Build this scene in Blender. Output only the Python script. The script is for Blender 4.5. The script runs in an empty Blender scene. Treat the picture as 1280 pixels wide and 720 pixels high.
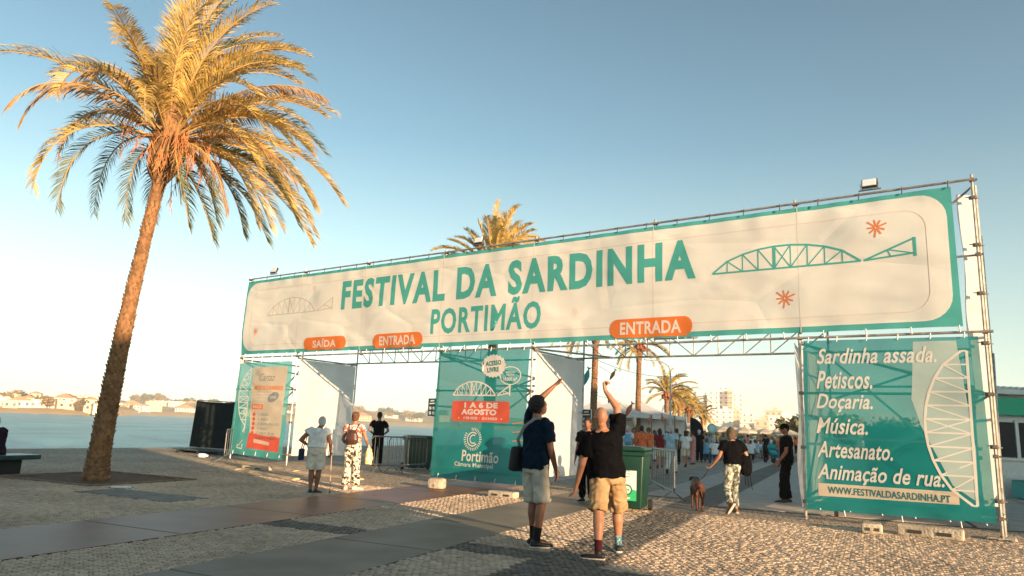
import bpy, bmesh, math, random
import numpy as np
from mathutils import Vector, Matrix, noise
random.seed(7)
sc = bpy.context.scene
COL = sc.collection
R = math.radians
def nrm(v): v = np.array(v, float); return v/np.linalg.norm(v)

# ------------------------------------------------------------ camera
CAMH, FPX, PITCH, ROLL = 1.42, 888.0, .1944, .0434
_F = np.array([0, math.cos(PITCH), math.sin(PITCH)]); _U = np.array([0, -math.sin(PITCH), math.cos(PITCH)]); _R = np.array([1., 0, 0])
_X = math.cos(ROLL)*_R + math.sin(ROLL)*_U; _Y = -math.sin(ROLL)*_R + math.cos(ROLL)*_U
_C = np.array([0, 0, CAMH])
cd = bpy.data.cameras.new('camera'); cam = bpy.data.objects.new('camera', cd); COL.objects.link(cam)
cd.sensor_width = 36; cd.lens = FPX/1280*36; cd.clip_start = .05; cd.clip_end = 6000
M = Matrix.Identity(4)
for i in range(3): M[i][0] = _X[i]; M[i][1] = _Y[i]; M[i][2] = -_F[i]; M[i][3] = _C[i]
cam.matrix_world = M
sc.camera = cam
def ray(px, py): return _F*FPX + _X*(px-640) - _Y*(py-360)
def G(px, py, z=0.):                       # where a sight line meets the ground (survey of the photograph)
    r = ray(px, py); p = _C + r*((z-CAMH)/r[2]); return Vector(p)
def HD(px, dist, z=0.):                    # ground point at a given distance on the horizon bearing of px
    lo, hi = 300, 800
    for _ in range(40):
        m = (lo+hi)/2
        if ray(px, m)[2] > 0: lo = m
        else: hi = m
    r = ray(px, lo); h = math.hypot(r[0], r[1]); return Vector((r[0]/h*dist, r[1]/h*dist, z))

# ------------------------------------------------------------ light
SUN_EL = R(9.2); SH = nrm((.604, -.797)); SQ = (.797, .604)
SDIR = Vector((SH[0]*math.cos(SUN_EL), SH[1]*math.cos(SUN_EL), math.sin(SUN_EL)))
w = bpy.data.worlds.new('World'); sc.world = w; w.use_nodes = True
nt = w.node_tree; bg = nt.nodes['Background']
sky = nt.nodes.new('ShaderNodeTexSky'); sky.sky_type = 'NISHITA'; sky.sun_disc = False
sky.sun_elevation = SUN_EL; sky.sun_rotation = math.atan2(SH[0], SH[1])
sky.air_density = 1.0; sky.dust_density = .7; sky.ozone_density = 1.0; sky.altitude = 0
hs = nt.nodes.new('ShaderNodeHueSaturation'); hs.inputs['Saturation'].default_value = .95; nt.links.new(sky.outputs[0], hs.inputs['Color'])
gm = nt.nodes.new('ShaderNodeNewGeometry'); sx = nt.nodes.new('ShaderNodeSeparateXYZ'); nt.links.new(gm.outputs['Incoming'], sx.inputs[0])      # greyer air towards the horizon, all the way round
ab_ = nt.nodes.new('ShaderNodeMath'); ab_.operation = 'ABSOLUTE'; nt.links.new(sx.outputs['Z'], ab_.inputs[0])
mr = nt.nodes.new('ShaderNodeMapRange'); mr.inputs[1].default_value = .0; mr.inputs[2].default_value = .38; mr.inputs[3].default_value = .22; mr.inputs[4].default_value = 1.06; nt.links.new(ab_.outputs[0], mr.inputs[0]); nt.links.new(mr.outputs[0], hs.inputs['Saturation'])
mv = nt.nodes.new('ShaderNodeMapRange'); mv.inputs[1].default_value = .05; mv.inputs[2].default_value = .62; mv.inputs[3].default_value = 1.0; mv.inputs[4].default_value = .67; nt.links.new(ab_.outputs[0], mv.inputs[0]); nt.links.new(mv.outputs[0], hs.inputs['Value'])
tint = nt.nodes.new('ShaderNodeMix'); tint.data_type = 'RGBA'; tint.blend_type = 'MULTIPLY'; tint.inputs[0].default_value = 1
nt.links.new(hs.outputs[0], tint.inputs[6]); tint.inputs[7].default_value = (.79, .965, .915, 1); nt.links.new(tint.outputs[2], bg.inputs[0]); bg.inputs[1].default_value = .125
sl = bpy.data.lights.new('sun', 'SUN'); sun = bpy.data.objects.new('sun', sl); COL.objects.link(sun)
sl.energy = 5.0; sl.angle = R(.35); sl.color = (1.0, .69, .41)
sun.rotation_euler = SDIR.to_track_quat('Z', 'Y').to_euler()
sc.view_settings.view_transform = 'Standard'; sc.view_settings.look = 'None'
sc.view_settings.exposure = 1.28; sc.view_settings.gamma = 1

# ------------------------------------------------------------ frames
PA = R(24.26)
DD = Vector((math.sin(PA), math.cos(PA), 0)); NN = Vector((math.cos(PA), -math.sin(PA), 0))   # along / across the promenade
def AB(a, b, z=0.): return DD*a + NN*b + Vector((0, 0, z))
GTH = .948; GD = Vector((-math.sin(GTH), math.cos(GTH), 0)); GN = Vector((math.cos(GTH), math.sin(GTH), 0)); GP = Vector((7.965, 11.777, 0))
GM = Matrix.Translation(GP) @ Matrix((( -GD.x, GN.x, 0, 0), (-GD.y, GN.y, 0, 0), (0, 0, 1, 0), (0, 0, 0, 1)))    # gate frame: x to the right, y behind, z up
def PX(px, py, t=0.):                      # photo point on the gate's front plane -> (x, z) in the gate frame
    r = ray(px, py); n = np.array(GN); q = np.array(GP+GN*t)
    p = Vector(_C + r*(((q-_C)@n)/(r@n))); l = GM.inverted() @ p
    return (l.x, l.z)

# ------------------------------------------------------------ materials
MATS = {}
def mat(name, col, rough=.7, var=.0, vscale=8., bump=0., bscale=40., metal=0., col2=None, trans=0., alpha=0., spec=.4, detail=4, emit=0.):
    if name in MATS: return MATS[name]
    m = bpy.data.materials.new(name); m.use_nodes = True; MATS[name] = m
    n = m.node_tree; L = n.links; p = n.nodes['Principled BSDF']; out = n.nodes['Material Output']
    p.inputs['Roughness'].default_value = rough; p.inputs['Metallic'].default_value = metal
    p.inputs['Specular IOR Level'].default_value = spec
    p.inputs['Base Color'].default_value = (*col, 1)
    tc = n.nodes.new('ShaderNodeTexCoord')
    csock = None
    if var or col2:
        ns = n.nodes.new('ShaderNodeTexNoise'); ns.inputs['Scale'].default_value = vscale; ns.inputs['Detail'].default_value = detail
        L.new(tc.outputs['Object'], ns.inputs['Vector'])
        cr = n.nodes.new('ShaderNodeValToRGB'); c2 = col2 or tuple(c*(1-var) for c in col); c1 = col if col2 else tuple(min(1, c*(1+var)) for c in col)
        cr.color_ramp.elements[0].position = .36; cr.color_ramp.elements[1].position = .64
        cr.color_ramp.elements[0].color = (*c2, 1); cr.color_ramp.elements[1].color = (*c1, 1)
        L.new(ns.outputs['Fac'], cr.inputs[0]); L.new(cr.outputs[0], p.inputs['Base Color']); csock = cr.outputs[0]
    if bump:
        nb = n.nodes.new('ShaderNodeTexNoise'); nb.inputs['Scale'].default_value = bscale; nb.inputs['Detail'].default_value = 5
        L.new(tc.outputs['Object'], nb.inputs['Vector'])
        bp = n.nodes.new('ShaderNodeBump'); bp.inputs['Strength'].default_value = bump; bp.inputs['Distance'].default_value = .02
        L.new(nb.outputs['Fac'], bp.inputs['Height']); L.new(bp.outputs[0], p.inputs['Normal'])
    if trans or alpha:
        sh = p.outputs[0]
        if trans:
            t = n.nodes.new('ShaderNodeBsdfTranslucent'); t.inputs[0].default_value = (*col, 1)
            if csock: L.new(csock, t.inputs[0])
            mx = n.nodes.new('ShaderNodeMixShader'); mx.inputs[0].default_value = trans; L.new(sh, mx.inputs[1]); L.new(t.outputs[0], mx.inputs[2]); sh = mx.outputs[0]
        if alpha:
            t = n.nodes.new('ShaderNodeBsdfTransparent'); mx = n.nodes.new('ShaderNodeMixShader'); mx.inputs[0].default_value = alpha
            L.new(sh, mx.inputs[1]); L.new(t.outputs[0], mx.inputs[2]); sh = mx.outputs[0]
        L.new(sh, out.inputs['Surface'])
    if emit: p.inputs['Emission Color'].default_value = (*col, 1); p.inputs['Emission Strength'].default_value = emit
    return m
def fabric_banner(name, col, trans=.35, alpha=.0, crease=.5):   # printed mesh fabric with tension folds
    if name in MATS: return MATS[name]
    m = mat(name, col, rough=.75, var=.05, vscale=1.2, trans=trans, alpha=alpha, spec=.2)
    n = m.node_tree; L = n.links; p = n.nodes['Principled BSDF']
    tc = n.nodes.new('ShaderNodeTexCoord')
    mp = n.nodes.new('ShaderNodeMapping'); mp.inputs['Scale'].default_value = (.6, 1, 1.3); L.new(tc.outputs['Object'], mp.inputs[0])
    a = n.nodes.new('ShaderNodeTexNoise'); a.inputs['Scale'].default_value = 1.1; a.inputs['Detail'].default_value = 1.2; a.inputs['Distortion'].default_value = .6; L.new(mp.outputs[0], a.inputs[0])
    b = n.nodes.new('ShaderNodeTexVoronoi'); b.feature = 'DISTANCE_TO_EDGE'; b.inputs['Scale'].default_value = .55; L.new(mp.outputs[0], b.inputs[0])
    r = n.nodes.new('ShaderNodeMapRange'); r.inputs[1].default_value = 0; r.inputs[2].default_value = .06; L.new(b.outputs[0], r.inputs[0])
    ad = n.nodes.new('ShaderNodeMath'); ad.operation = 'MULTIPLY_ADD'; ad.inputs[1].default_value = .12; L.new(r.outputs[0], ad.inputs[0]); L.new(a.outputs[0], ad.inputs[2])
    bp = n.nodes.new('ShaderNodeBump'); bp.inputs['Strength'].default_value = crease*.7; bp.inputs['Distance'].default_value = .14; L.new(ad.outputs[0], bp.inputs['Height'])
    L.new(bp.outputs[0], p.inputs['Normal'])
    for nd in n.nodes:
        if nd.type == 'BSDF_TRANSLUCENT': L.new(bp.outputs[0], nd.inputs['Normal'])
    return m

# ------------------------------------------------------------ mesh helpers
class MB:
    def __init__(s): s.v = []; s.f = []; s.mi = []
    def add(s, vs, fs, mi=0):
        o = len(s.v); s.v += [tuple(v) for v in vs]; s.f += [tuple(i+o for i in f) for f in fs]; s.mi += [mi]*len(fs)
    def box(s, c, d, mi=0, rz=0., mtx=None):
        x, y, z = d[0]/2, d[1]/2, d[2]/2; vs = [Vector((i*x, j*y, k*z)) for k in (-1, 1) for j in (-1, 1) for i in (-1, 1)]
        rm = mtx or Matrix.Rotation(rz, 3, 'Z'); c = Vector(c); vs = [rm@v+c for v in vs]
        s.add(vs, [(0, 2, 3, 1), (4, 5, 7, 6), (0, 1, 5, 4), (2, 6, 7, 3), (0, 4, 6, 2), (1, 3, 7, 5)], mi)
    def bbox(s, c, d, bv=.01, mi=0, rz=0.):                # box with chamfered edges
        bm = bmesh.new(); bmesh.ops.create_cube(bm, size=1)
        for v in bm.verts: v.co = Vector((v.co.x*d[0], v.co.y*d[1], v.co.z*d[2]))
        bmesh.ops.bevel(bm, geom=bm.edges[:], offset=bv, segments=2, affect='EDGES', profile=.6)
        rm = Matrix.Rotation(rz, 3, 'Z'); c = Vector(c)
        bm.verts.ensure_lookup_table(); vs = [rm@v.co+c for v in bm.verts]; s.add(vs, [[v.index for v in f.verts] for f in bm.faces], mi); bm.free()
    def tube(s, pts, rad, n=8, mi=0, cap=True, side=None, ell=None):
        pts = [Vector(p) for p in pts]; m = len(pts)
        if not hasattr(rad, '__len__'): rad = [rad]*m
        o = len(s.v); pr = None
        for i, p in enumerate(pts):
            t = (pts[min(i+1, m-1)]-pts[max(i-1, 0)]).normalized()
            if pr is None:
                a = Vector(side) if side else (Vector((0, 0, 1)) if abs(t.z) < .9 else Vector((1, 0, 0)))
            else: a = pr
            a = (a - t*a.dot(t)).normalized(); b = t.cross(a); pr = a
            r = rad[i]; ra, rb = (r if isinstance(r, tuple) else (r, r))
            for k in range(n):
                q = 2*math.pi*k/n; s.v.append(tuple(p + a*(ra*math.cos(q)) + b*(rb*math.sin(q))))
        for i in range(m-1):
            for k in range(n):
                s.f.append((o+i*n+k, o+i*n+(k+1) % n, o+(i+1)*n+(k+1) % n, o+(i+1)*n+k)); s.mi.append(mi)
        if cap:
            s.f.append(tuple(o+k for k in range(n))[::-1]); s.f.append(tuple(o+(m-1)*n+k for k in range(n))); s.mi += [mi, mi]
    def rings(s, rr, n=16, mi=0):                          # rr: (cx,cy,cz,rx,ry[,tilt_vec]) horizontal ellipses stacked
        o = len(s.v)
        for (cx, cy, cz, rx, ry) in rr:
            for k in range(n):
                q = 2*math.pi*k/n; s.v.append((cx+rx*math.cos(q), cy+ry*math.sin(q), cz))
        for i in range(len(rr)-1):
            for k in range(n): s.f.append((o+i*n+k, o+i*n+(k+1) % n, o+(i+1)*n+(k+1) % n, o+(i+1)*n+k)); s.mi.append(mi)
        m = len(rr); s.f.append(tuple(o+k for k in range(n))[::-1]); s.f.append(tuple(o+(m-1)*n+k for k in range(n))); s.mi += [mi, mi]
    def ball(s, c, r, mtx=None, n=12, m=8, mi=0):
        rx, ry, rz = r if hasattr(r, '__len__') else (r, r, r); c = Vector(c); o = len(s.v); mtx = mtx or Matrix.Identity(3)
        for i in range(1, m):
            p = math.pi*i/m
            for k in range(n):
                q = 2*math.pi*k/n; s.v.append(tuple(mtx@Vector((rx*math.sin(p)*math.cos(q), ry*math.sin(p)*math.sin(q), rz*math.cos(p)))+c))
        s.v.append(tuple(mtx@Vector((0, 0, rz))+c)); s.v.append(tuple(mtx@Vector((0, 0, -rz))+c)); t = len(s.v)-2
        for i in range(m-2):
            for k in range(n): s.f.append((o+i*n+k, o+(i+1)*n+k, o+(i+1)*n+(k+1) % n, o+i*n+(k+1) % n)); s.mi.append(mi)
        for k in range(n):
            s.f.append((t, o+k, o+(k+1) % n)); s.f.append((t+1, o+(m-2)*n+(k+1) % n, o+(m-2)*n+k)); s.mi += [mi, mi]
    def prism(s, poly, y0, y1, mi=0):                      # polygon in x,z given thickness along y
        o = len(s.v); n = len(poly)
        s.v += [(x, y0, z) for x, z in poly] + [(x, y1, z) for x, z in poly]
        s.f.append(tuple(range(o, o+n))); s.f.append(tuple(range(o+2*n-1, o+n-1, -1))); s.mi += [mi, mi]
        for i in range(n): j = (i+1) % n; s.f.append((o+j, o+i, o+n+i, o+n+j)); s.mi.append(mi)
    def slab(s, poly, z0, z1, mi=0):
        o = len(s.v); n = len(poly)
        s.v += [(p[0], p[1], z0) for p in poly] + [(p[0], p[1], z1) for p in poly]
        s.f.append(tuple(range(o+n-1, o-1, -1))); s.f.append(tuple(range(o+n, o+2*n))); s.mi += [mi, mi]
        for i in range(n): j = (i+1) % n; s.f.append((o+i, o+j, o+n+j, o+n+i)); s.mi.append(mi)
    def mesh(s, name, mats, smooth=False):
        me = bpy.data.meshes.new(name); me.from_pydata(s.v, [], s.f)
        for m in (mats if isinstance(mats, (list, tuple)) else [mats]): me.materials.append(m)
        if any(s.mi): me.polygons.foreach_set('material_index', s.mi)
        if smooth: me.polygons.foreach_set('use_smooth', [True]*len(me.polygons))
        me.update(); return me
    def build(s, name, mats, parent=None, smooth=False, mw=None, **kw):
        return ob(name, s.mesh(name, mats, smooth), parent, mw, **kw)
def ob(name, me, parent=None, mw=None, **kw):
    o = bpy.data.objects.new(name, me); COL.objects.link(o)
    if parent: o.parent = parent
    if mw is not None: o.matrix_local = mw
    for k, v in kw.items(): o[k] = v
    return o
def thing(name, label, cat, loc=(0, 0, 0), rz=0., group=None, mw=None, me=None):
    o = bpy.data.objects.new(name, me); COL.objects.link(o)
    if mw is not None: o.matrix_world = mw
    else: o.location = loc; o.rotation_euler = (0, 0, rz)
    o['label'] = label; o['category'] = cat
    if group: o['group'] = group
    return o
def struct(o): o['kind'] = 'structure'; return o
def copy_tree(o, loc=None, rz=None, label=None, group=None, parent=None, scale=None):
    c = o.copy(); COL.objects.link(c)
    if parent: c.parent = parent
    if loc is not None: c.location = loc
    if rz is not None: c.rotation_euler = (0, 0, rz)
    if scale: c.scale = (scale,)*3 if not hasattr(scale, '__len__') else scale
    if label: c['label'] = label
    if group: c['group'] = group
    for ch in KIDS.get(o.name, None) or list(o.children): copy_tree(ch, parent=c)
    return c
KIDS = {}
FONTC = {}
def _font_mesh(txt, bold, shear, space):
    cu = bpy.data.curves.new('lettering', 'FONT'); cu.body = txt; cu.size = 1; cu.offset = bold; cu.shear = shear; cu.resolution_u = 3; cu.space_character = space
    o = bpy.data.objects.new('lettering', cu); COL.objects.link(o)
    dg = bpy.context.evaluated_depsgraph_get(); dg.update()
    me = bpy.data.meshes.new_from_object(o.evaluated_get(dg)); bpy.data.objects.remove(o); return me
def _maxx(me): return max(v.co.x for v in me.vertices)
def _big_m(b, shear):                                     # the built-in M breaks when thickened, so it is drawn here
    y = .531-2.6*b
    P = [(.073-b, -b), (.171+b, -b), (.171+b, y), (.391, .265-1.5*b), (.611-b, y), (.611-b, -b), (.709+b, -b), (.709+b, .682+b), (.618-.4*b, .682+b), (.391, .402+1.3*b), (.165+.4*b, .682+b), (.073-b, .682+b)]
    bm = bmesh.new(); bm.faces.new([bm.verts.new((x+shear*z, z, 0)) for x, z in P]); bmesh.ops.triangulate(bm, faces=bm.faces[:]); me = bpy.data.meshes.new('lettering'); bm.to_mesh(me); bm.free(); return me
def text_mesh(txt, x0, z0, x1, z1, y=0., bold=.03, shear=0., space=1.04):
    """lettering fitted to the rectangle x0..x1, z0..z1 in the x,z plane, facing -y"""
    if 'M' in txt and bold > 0:
        segs = []; cur = ''
        for ch in txt:
            if ch == 'M':
                if cur: segs.append(cur)
                segs.append('M'); cur = ''
            else: cur += ch
        if cur: segs.append(cur)
        bm = bmesh.new(); pre = ''
        for sg in segs:
            pre += sg
            if not sg.strip(): continue
            full = _font_mesh(pre, 0, shear, space); Rx = _maxx(full); bpy.data.meshes.remove(full)
            plain = _font_mesh(sg, 0, shear, space); rx = _maxx(plain); bpy.data.meshes.remove(plain)
            part = _big_m(bold, shear) if sg == 'M' else _font_mesh(sg, bold, shear, space)
            part.transform(Matrix.Translation((Rx-rx, 0, 0))); bm.from_mesh(part); bpy.data.meshes.remove(part)
        me = bpy.data.meshes.new('lettering'); bm.to_mesh(me); bm.free()
    else: me = _font_mesh(txt, bold, shear, space)
    n = len(me.vertices); co = np.zeros(n*3); me.vertices.foreach_get('co', co); co = co.reshape(-1, 3)
    mn, mx = co.min(0), co.max(0)
    X = x0 + (co[:, 0]-mn[0])/(mx[0]-mn[0])*(x1-x0); Z = z0 + (co[:, 1]-mn[1])/(mx[1]-mn[1])*(z1-z0)
    co2 = np.stack([X, np.full(n, y), Z], 1); me.vertices.foreach_set('co', co2.ravel()); me.materials.clear(); me.update()
    return me
def finish_sheet(me, y, grid, warp, m, bm=None):
    bm = bm or bmesh.new()
    if me: bm.from_mesh(me)
    if grid:
        xs = [v.co.x for v in bm.verts]; zs = [v.co.z for v in bm.verts]
        k = math.ceil(min(xs)/grid)
        while k*grid < max(xs):
            bmesh.ops.bisect_plane(bm, geom=bm.verts[:]+bm.edges[:]+bm.faces[:], plane_co=(k*grid, 0, 0), plane_no=(1, 0, 0)); k += 1
        k = math.ceil(min(zs)/grid)
        while k*grid < max(zs):
            bmesh.ops.bisect_plane(bm, geom=bm.verts[:]+bm.edges[:]+bm.faces[:], plane_co=(0, 0, k*grid), plane_no=(0, 0, 1)); k += 1
    for v in bm.verts: v.co.y = y + (warp(v.co.x, v.co.z) if warp else 0)
    out = bpy.data.meshes.new('sheet'); bm.to_mesh(out); bm.free(); out.materials.append(m)
    out.polygons.foreach_set('use_smooth', [True]*len(out.polygons)); return out
def sheet(polys, y, m, grid=.2, warp=None):               # flat print or cloth: polygons in x,z
    bm = bmesh.new()
    for p in polys:
        vs = [bm.verts.new((x, y, z)) for x, z in p]; bm.faces.new(vs)
    bmesh.ops.triangulate(bm, faces=[f for f in bm.faces if len(f.verts) > 4])
    return finish_sheet(None, y, grid, warp, m, bm)
def rrect(x0, z0, x1, z1, r, n=6):
    p = []
    for cx, cz, a in ((x1-r, z1-r, 0), (x0+r, z1-r, 90), (x0+r, z0+r, 180), (x1-r, z0+r, 270)):
        for i in range(n+1): q = R(a+90*i/n); p.append((cx+r*math.cos(q), cz+r*math.sin(q)))
    return p
def line2(p, q, w):
    p = Vector(p); q = Vector(q); d = (q-p).normalized(); n = Vector((-d.y, d.x))*w/2
    return [tuple(p-n), tuple(q-n), tuple(q+n), tuple(p+n)]
def remeshed(mb, voxel, smooth=2, mats=None, name='body', noise_amp=0., noise_scale=6., fac=.5):
    me = mb.mesh(name, mats or []); o = bpy.data.objects.new('tmp', me); COL.objects.link(o)
    md = o.modifiers.new('r', 'REMESH'); md.mode = 'VOXEL'; md.voxel_size = voxel; md.use_smooth_shade = True
    if smooth: s = o.modifiers.new('s', 'SMOOTH'); s.factor = fac; s.iterations = smooth
    dg = bpy.context.evaluated_depsgraph_get(); dg.update()
    out = bpy.data.meshes.new_from_object(o.evaluated_get(dg)); bpy.data.objects.remove(o); bpy.data.meshes.remove(me)
    if noise_amp:
        n = len(out.vertices); co = np.zeros(n*3); out.vertices.foreach_get('co', co); co = co.reshape(-1, 3)
        no = np.zeros(n*3); out.vertex_normals.foreach_get('vector', no); no = no.reshape(-1, 3)
        for i in range(n):
            c = co[i]; k = noise.noise(Vector((c[0]*noise_scale, c[1]*noise_scale, c[2]*noise_scale*1.0)))+.5*noise.noise(Vector((c[0]*noise_scale*2.3, c[1]*noise_scale*2.3+9, c[2]*noise_scale*2.)))
            k = 1-abs(k)*2.2; co[i] += no[i]*noise_amp*k
        out.vertices.foreach_set('co', co.ravel())
    out.name = name; out.polygons.foreach_set('use_smooth', [True]*len(out.polygons))
    return out

# ============================================================ GROUND
def stone_mat(name, c1, c2, scale, bumpd=.02, rough=.75, mortar=(.11, .095, .075), rot=0.):
    if name in MATS: return MATS[name]
    m = mat(name, c1, rough=rough); n = m.node_tree; L = n.links; p = n.nodes['Principled BSDF']
    tc = n.nodes.new('ShaderNodeTexCoord'); mp = n.nodes.new('ShaderNodeMapping'); mp.inputs['Rotation'].default_value = (0, 0, rot); L.new(tc.outputs['Object'], mp.inputs[0])
    v = n.nodes.new('ShaderNodeTexVoronoi'); v.inputs['Scale'].default_value = scale; v.inputs['Randomness'].default_value = .55; L.new(mp.outputs[0], v.inputs[0])
    e = n.nodes.new('ShaderNodeTexVoronoi'); e.feature = 'DISTANCE_TO_EDGE'; e.inputs['Scale'].default_value = scale; e.inputs['Randomness'].default_value = .55; L.new(mp.outputs[0], e.inputs[0])
    sp = n.nodes.new('ShaderNodeSeparateColor'); L.new(v.outputs['Color'], sp.inputs[0])
    cr = n.nodes.new('ShaderNodeValToRGB'); cr.color_ramp.elements[0].color = (*c2, 1); cr.color_ramp.elements[1].color = (*c1, 1); L.new(sp.outputs[0], cr.inputs[0])
    big = n.nodes.new('ShaderNodeTexNoise'); big.inputs['Scale'].default_value = .35; big.inputs['Detail'].default_value = 6; L.new(tc.outputs['Object'], big.inputs[0])
    br = n.nodes.new('ShaderNodeMapRange'); br.inputs[1].default_value = .3; br.inputs[2].default_value = .7; br.inputs[3].default_value = .72; br.inputs[4].default_value = 1.15; L.new(big.outputs[0], br.inputs[0])
    mu = n.nodes.new('ShaderNodeMix'); mu.data_type = 'RGBA'; mu.blend_type = 'MULTIPLY'; mu.inputs[0].default_value = 1; L.new(cr.outputs[0], mu.inputs[6]); L.new(br.outputs[0], mu.inputs[7])
    r = n.nodes.new('ShaderNodeMapRange'); r.inputs[1].default_value = .0; r.inputs[2].default_value = .12; L.new(e.outputs[0], r.inputs[0])
    mx = n.nodes.new('ShaderNodeMix'); mx.data_type = 'RGBA'; L.new(r.outputs[0], mx.inputs[0]); mx.inputs[6].default_value = (*mortar, 1); L.new(mu.outputs[2], mx.inputs[7])
    L.new(mx.outputs[2], p.inputs['Base Color'])
    bp = n.nodes.new('ShaderNodeBump'); bp.inputs['Distance'].default_value = bumpd; bp.inputs['Strength'].default_value = .9; L.new(r.outputs[0], bp.inputs['Height']); L.new(bp.outputs[0], p.inputs['Normal'])
    return m
def obj_var_mat(name, c1, c2, rough=.7, bump=.3, bscale=60, attr='tone'):
    """solid stones: tone per stone from a face attribute, plus grain"""
    if name in MATS: return MATS[name]
    m = mat(name, c1, rough=rough, bump=bump, bscale=bscale); n = m.node_tree; L = n.links; p = n.nodes['Principled BSDF']
    at = n.nodes.new('ShaderNodeAttribute'); at.attribute_name = attr
    cr = n.nodes.new('ShaderNodeValToRGB'); cr.color_ramp.elements[0].color = (*c2, 1); cr.color_ramp.elements[1].color = (*c1, 1); L.new(at.outputs['Fac'], cr.inputs[0])
    tc = n.nodes.new('ShaderNodeTexCoord'); big = n.nodes.new('ShaderNodeTexNoise'); big.inputs['Scale'].default_value = .6; big.inputs['Detail'].default_value = 7; L.new(tc.outputs['Object'], big.inputs[0])
    br = n.nodes.new('ShaderNodeMapRange'); br.inputs[1].default_value = .3; br.inputs[2].default_value = .7; br.inputs[3].default_value = .7; br.inputs[4].default_value = 1.15; L.new(big.outputs[0], br.inputs[0])
    mu = n.nodes.new('ShaderNodeMix'); mu.data_type = 'RGBA'; mu.blend_type = 'MULTIPLY'; mu.inputs[0].default_value = 1; L.new(cr.outputs[0], mu.inputs[6]); L.new(br.outputs[0], mu.inputs[7])
    L.new(mu.outputs[2], p.inputs['Base Color']); return m
M_COB = stone_mat('limestone_cobbles', (.55, .425, .30), (.37, .285, .20), 9.5, rot=.3)
M_CST = obj_var_mat('limestone_setts', (.60, .455, .325), (.41, .305, .215))
M_DST = obj_var_mat('dark_setts', (.19, .165, .13), (.10, .085, .07))
M_MORT = mat('sandy_joint', (.20, .165, .125), rough=.95, var=.3, vscale=30)
M_DCOB = stone_mat('dark_cobbles', (.19, .165, .13), (.10, .085, .07), 11, rot=.1)
M_STRIP = mat('rust_resin_strip', (.15, .055, .030), rough=.45, var=.22, vscale=1.6, bump=.25, bscale=25, spec=.35, detail=8)
M_SLAB = mat('smooth_concrete_strip', (.175, .15, .115), rough=.6, var=.22, vscale=1.1, bump=.3, bscale=30, detail=8)
M_PAVE = mat('promenade_slabs', (.34, .305, .26), rough=.7, var=.15, vscale=2.5, bump=.3, bscale=30, detail=7)
M_JOINT = mat('slab_joint', (.07, .06, .05), rough=.95)
A0, A1, B0, B1 = 3.2, 14.0, -15.0, 7.0                      # near field, where every sett is built
QB = -25.6                                                 # quay edge
fl = MB()
def quad_ab(mb, a0, a1, b0, b1, z, mi=0): mb.add([AB(a0, b0, z), AB(a1, b0, z), AB(a1, b1, z), AB(a0, b1, z)], [(0, 3, 2, 1)], mi)
quad_ab(fl, -300, A0, QB, 900, 0); quad_ab(fl, A1, 2500, QB, 900, 0); quad_ab(fl, A0, A1, QB, B0, 0); quad_ab(fl, A0, A1, B1, 900, 0)
quad_ab(fl, A0, A1, B0, B1, -.02, 1)
fl.add([AB(A1, B0, -.02), AB(A1, B1, -.02), AB(A1, B1, 0), AB(A1, B0, 0)], [(0, 1, 2, 3)], 1)
floor = struct(fl.build('plaza_pavement', [M_COB, M_MORT]))
# setts, row by row
S1 = (-8.93, -7.17); S2 = (-5.66, -4.21); BD = (-3.13, -2.30)
CROSS = [(7.85, 8.4, -7.17, -5.66), (7.75, 8.3, -4.21, -3.13), (7.1, 7.65, -2.30, 1.2)]
PIT = (9.55, 11.95, -15.6, -12.9)
PATCH = (8.75, 9.6, -12.2, -9.9)
def in_view(a, b, m=60):
    p = np.array(AB(a, b))-_C; wv = p@_F
    if wv < .5: return False
    x = 640+FPX*(p@_X)/wv; y = 360-FPX*(p@_Y)/wv
    return -m < x < 1280+m and y < 720+m
def sett_zone(a, b):
    for lo, hi in (S1, S2):
        if lo < b < hi: return 0
    if PIT[0] < a < PIT[1] and PIT[2] < b < PIT[3]: return 0
    if PATCH[0] < a < PATCH[1] and PATCH[2] < b < PATCH[3]: return 0
    if BD[0] < b < BD[1]: return 2
    for a0, a1, b0, b1 in CROSS:
        if a0 < a < a1 and b0 < b < b1: return 2
    return 1
setts = []
c = .078; rr_ = random.Random(3); cs, sn = math.cos(.62), math.sin(.62)
NU = int(24/c)
for i in range(-NU, NU):
    for j in range(-NU, NU):
        u = i*c + (j % 2)*c*.5; v = j*c*.97
        a = 8.5+u*cs-v*sn; b = -4+u*sn+v*cs
        if not (A0+.05 < a < A1-.05 and B0+.05 < b < B1-.05): continue
        z = sett_zone(a, b)
        if not z or not in_view(a, b): continue
        setts.append((a, b, z))
print('setts', len(setts))
setts.sort(key=lambda s: AB(s[0], s[1]).length)
def sett_verts(w, d, top, rz, ch=.008):
    vs = []
    for (k, zz) in ((0, -.018), (0, top-.006), (ch, top)):
        for sx, sy in ((-1, -1), (1, -1), (1, 1), (-1, 1)):
            x = sx*(w/2-k); y = sy*(d/2-k); vs.append((x*math.cos(rz)-y*math.sin(rz), x*math.sin(rz)+y*math.cos(rz), zz))
    return vs
SF = [(0, 1, 5, 4), (1, 2, 6, 5), (2, 3, 7, 6), (3, 0, 4, 7), (4, 5, 9, 8), (5, 6, 10, 9), (6, 7, 11, 10), (7, 4, 8, 11), (8, 9, 10, 11)]
NP = 300
variants = []
for k in range(8):
    q = MB(); q.add(sett_verts(c*rr_.uniform(.82, .92), c*rr_.uniform(.80, .92), rr_.uniform(0, .006), 0), SF)
    for mm in (M_CST, M_DST):
        me = q.mesh('sett', mm); at = me.attributes.new('tone', 'FLOAT', 'FACE'); at.data.foreach_set('value', [rr_.random()]*len(SF)); variants.append(me)
base_rz = math.atan2(*(AB(cs, sn).yx))
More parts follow.
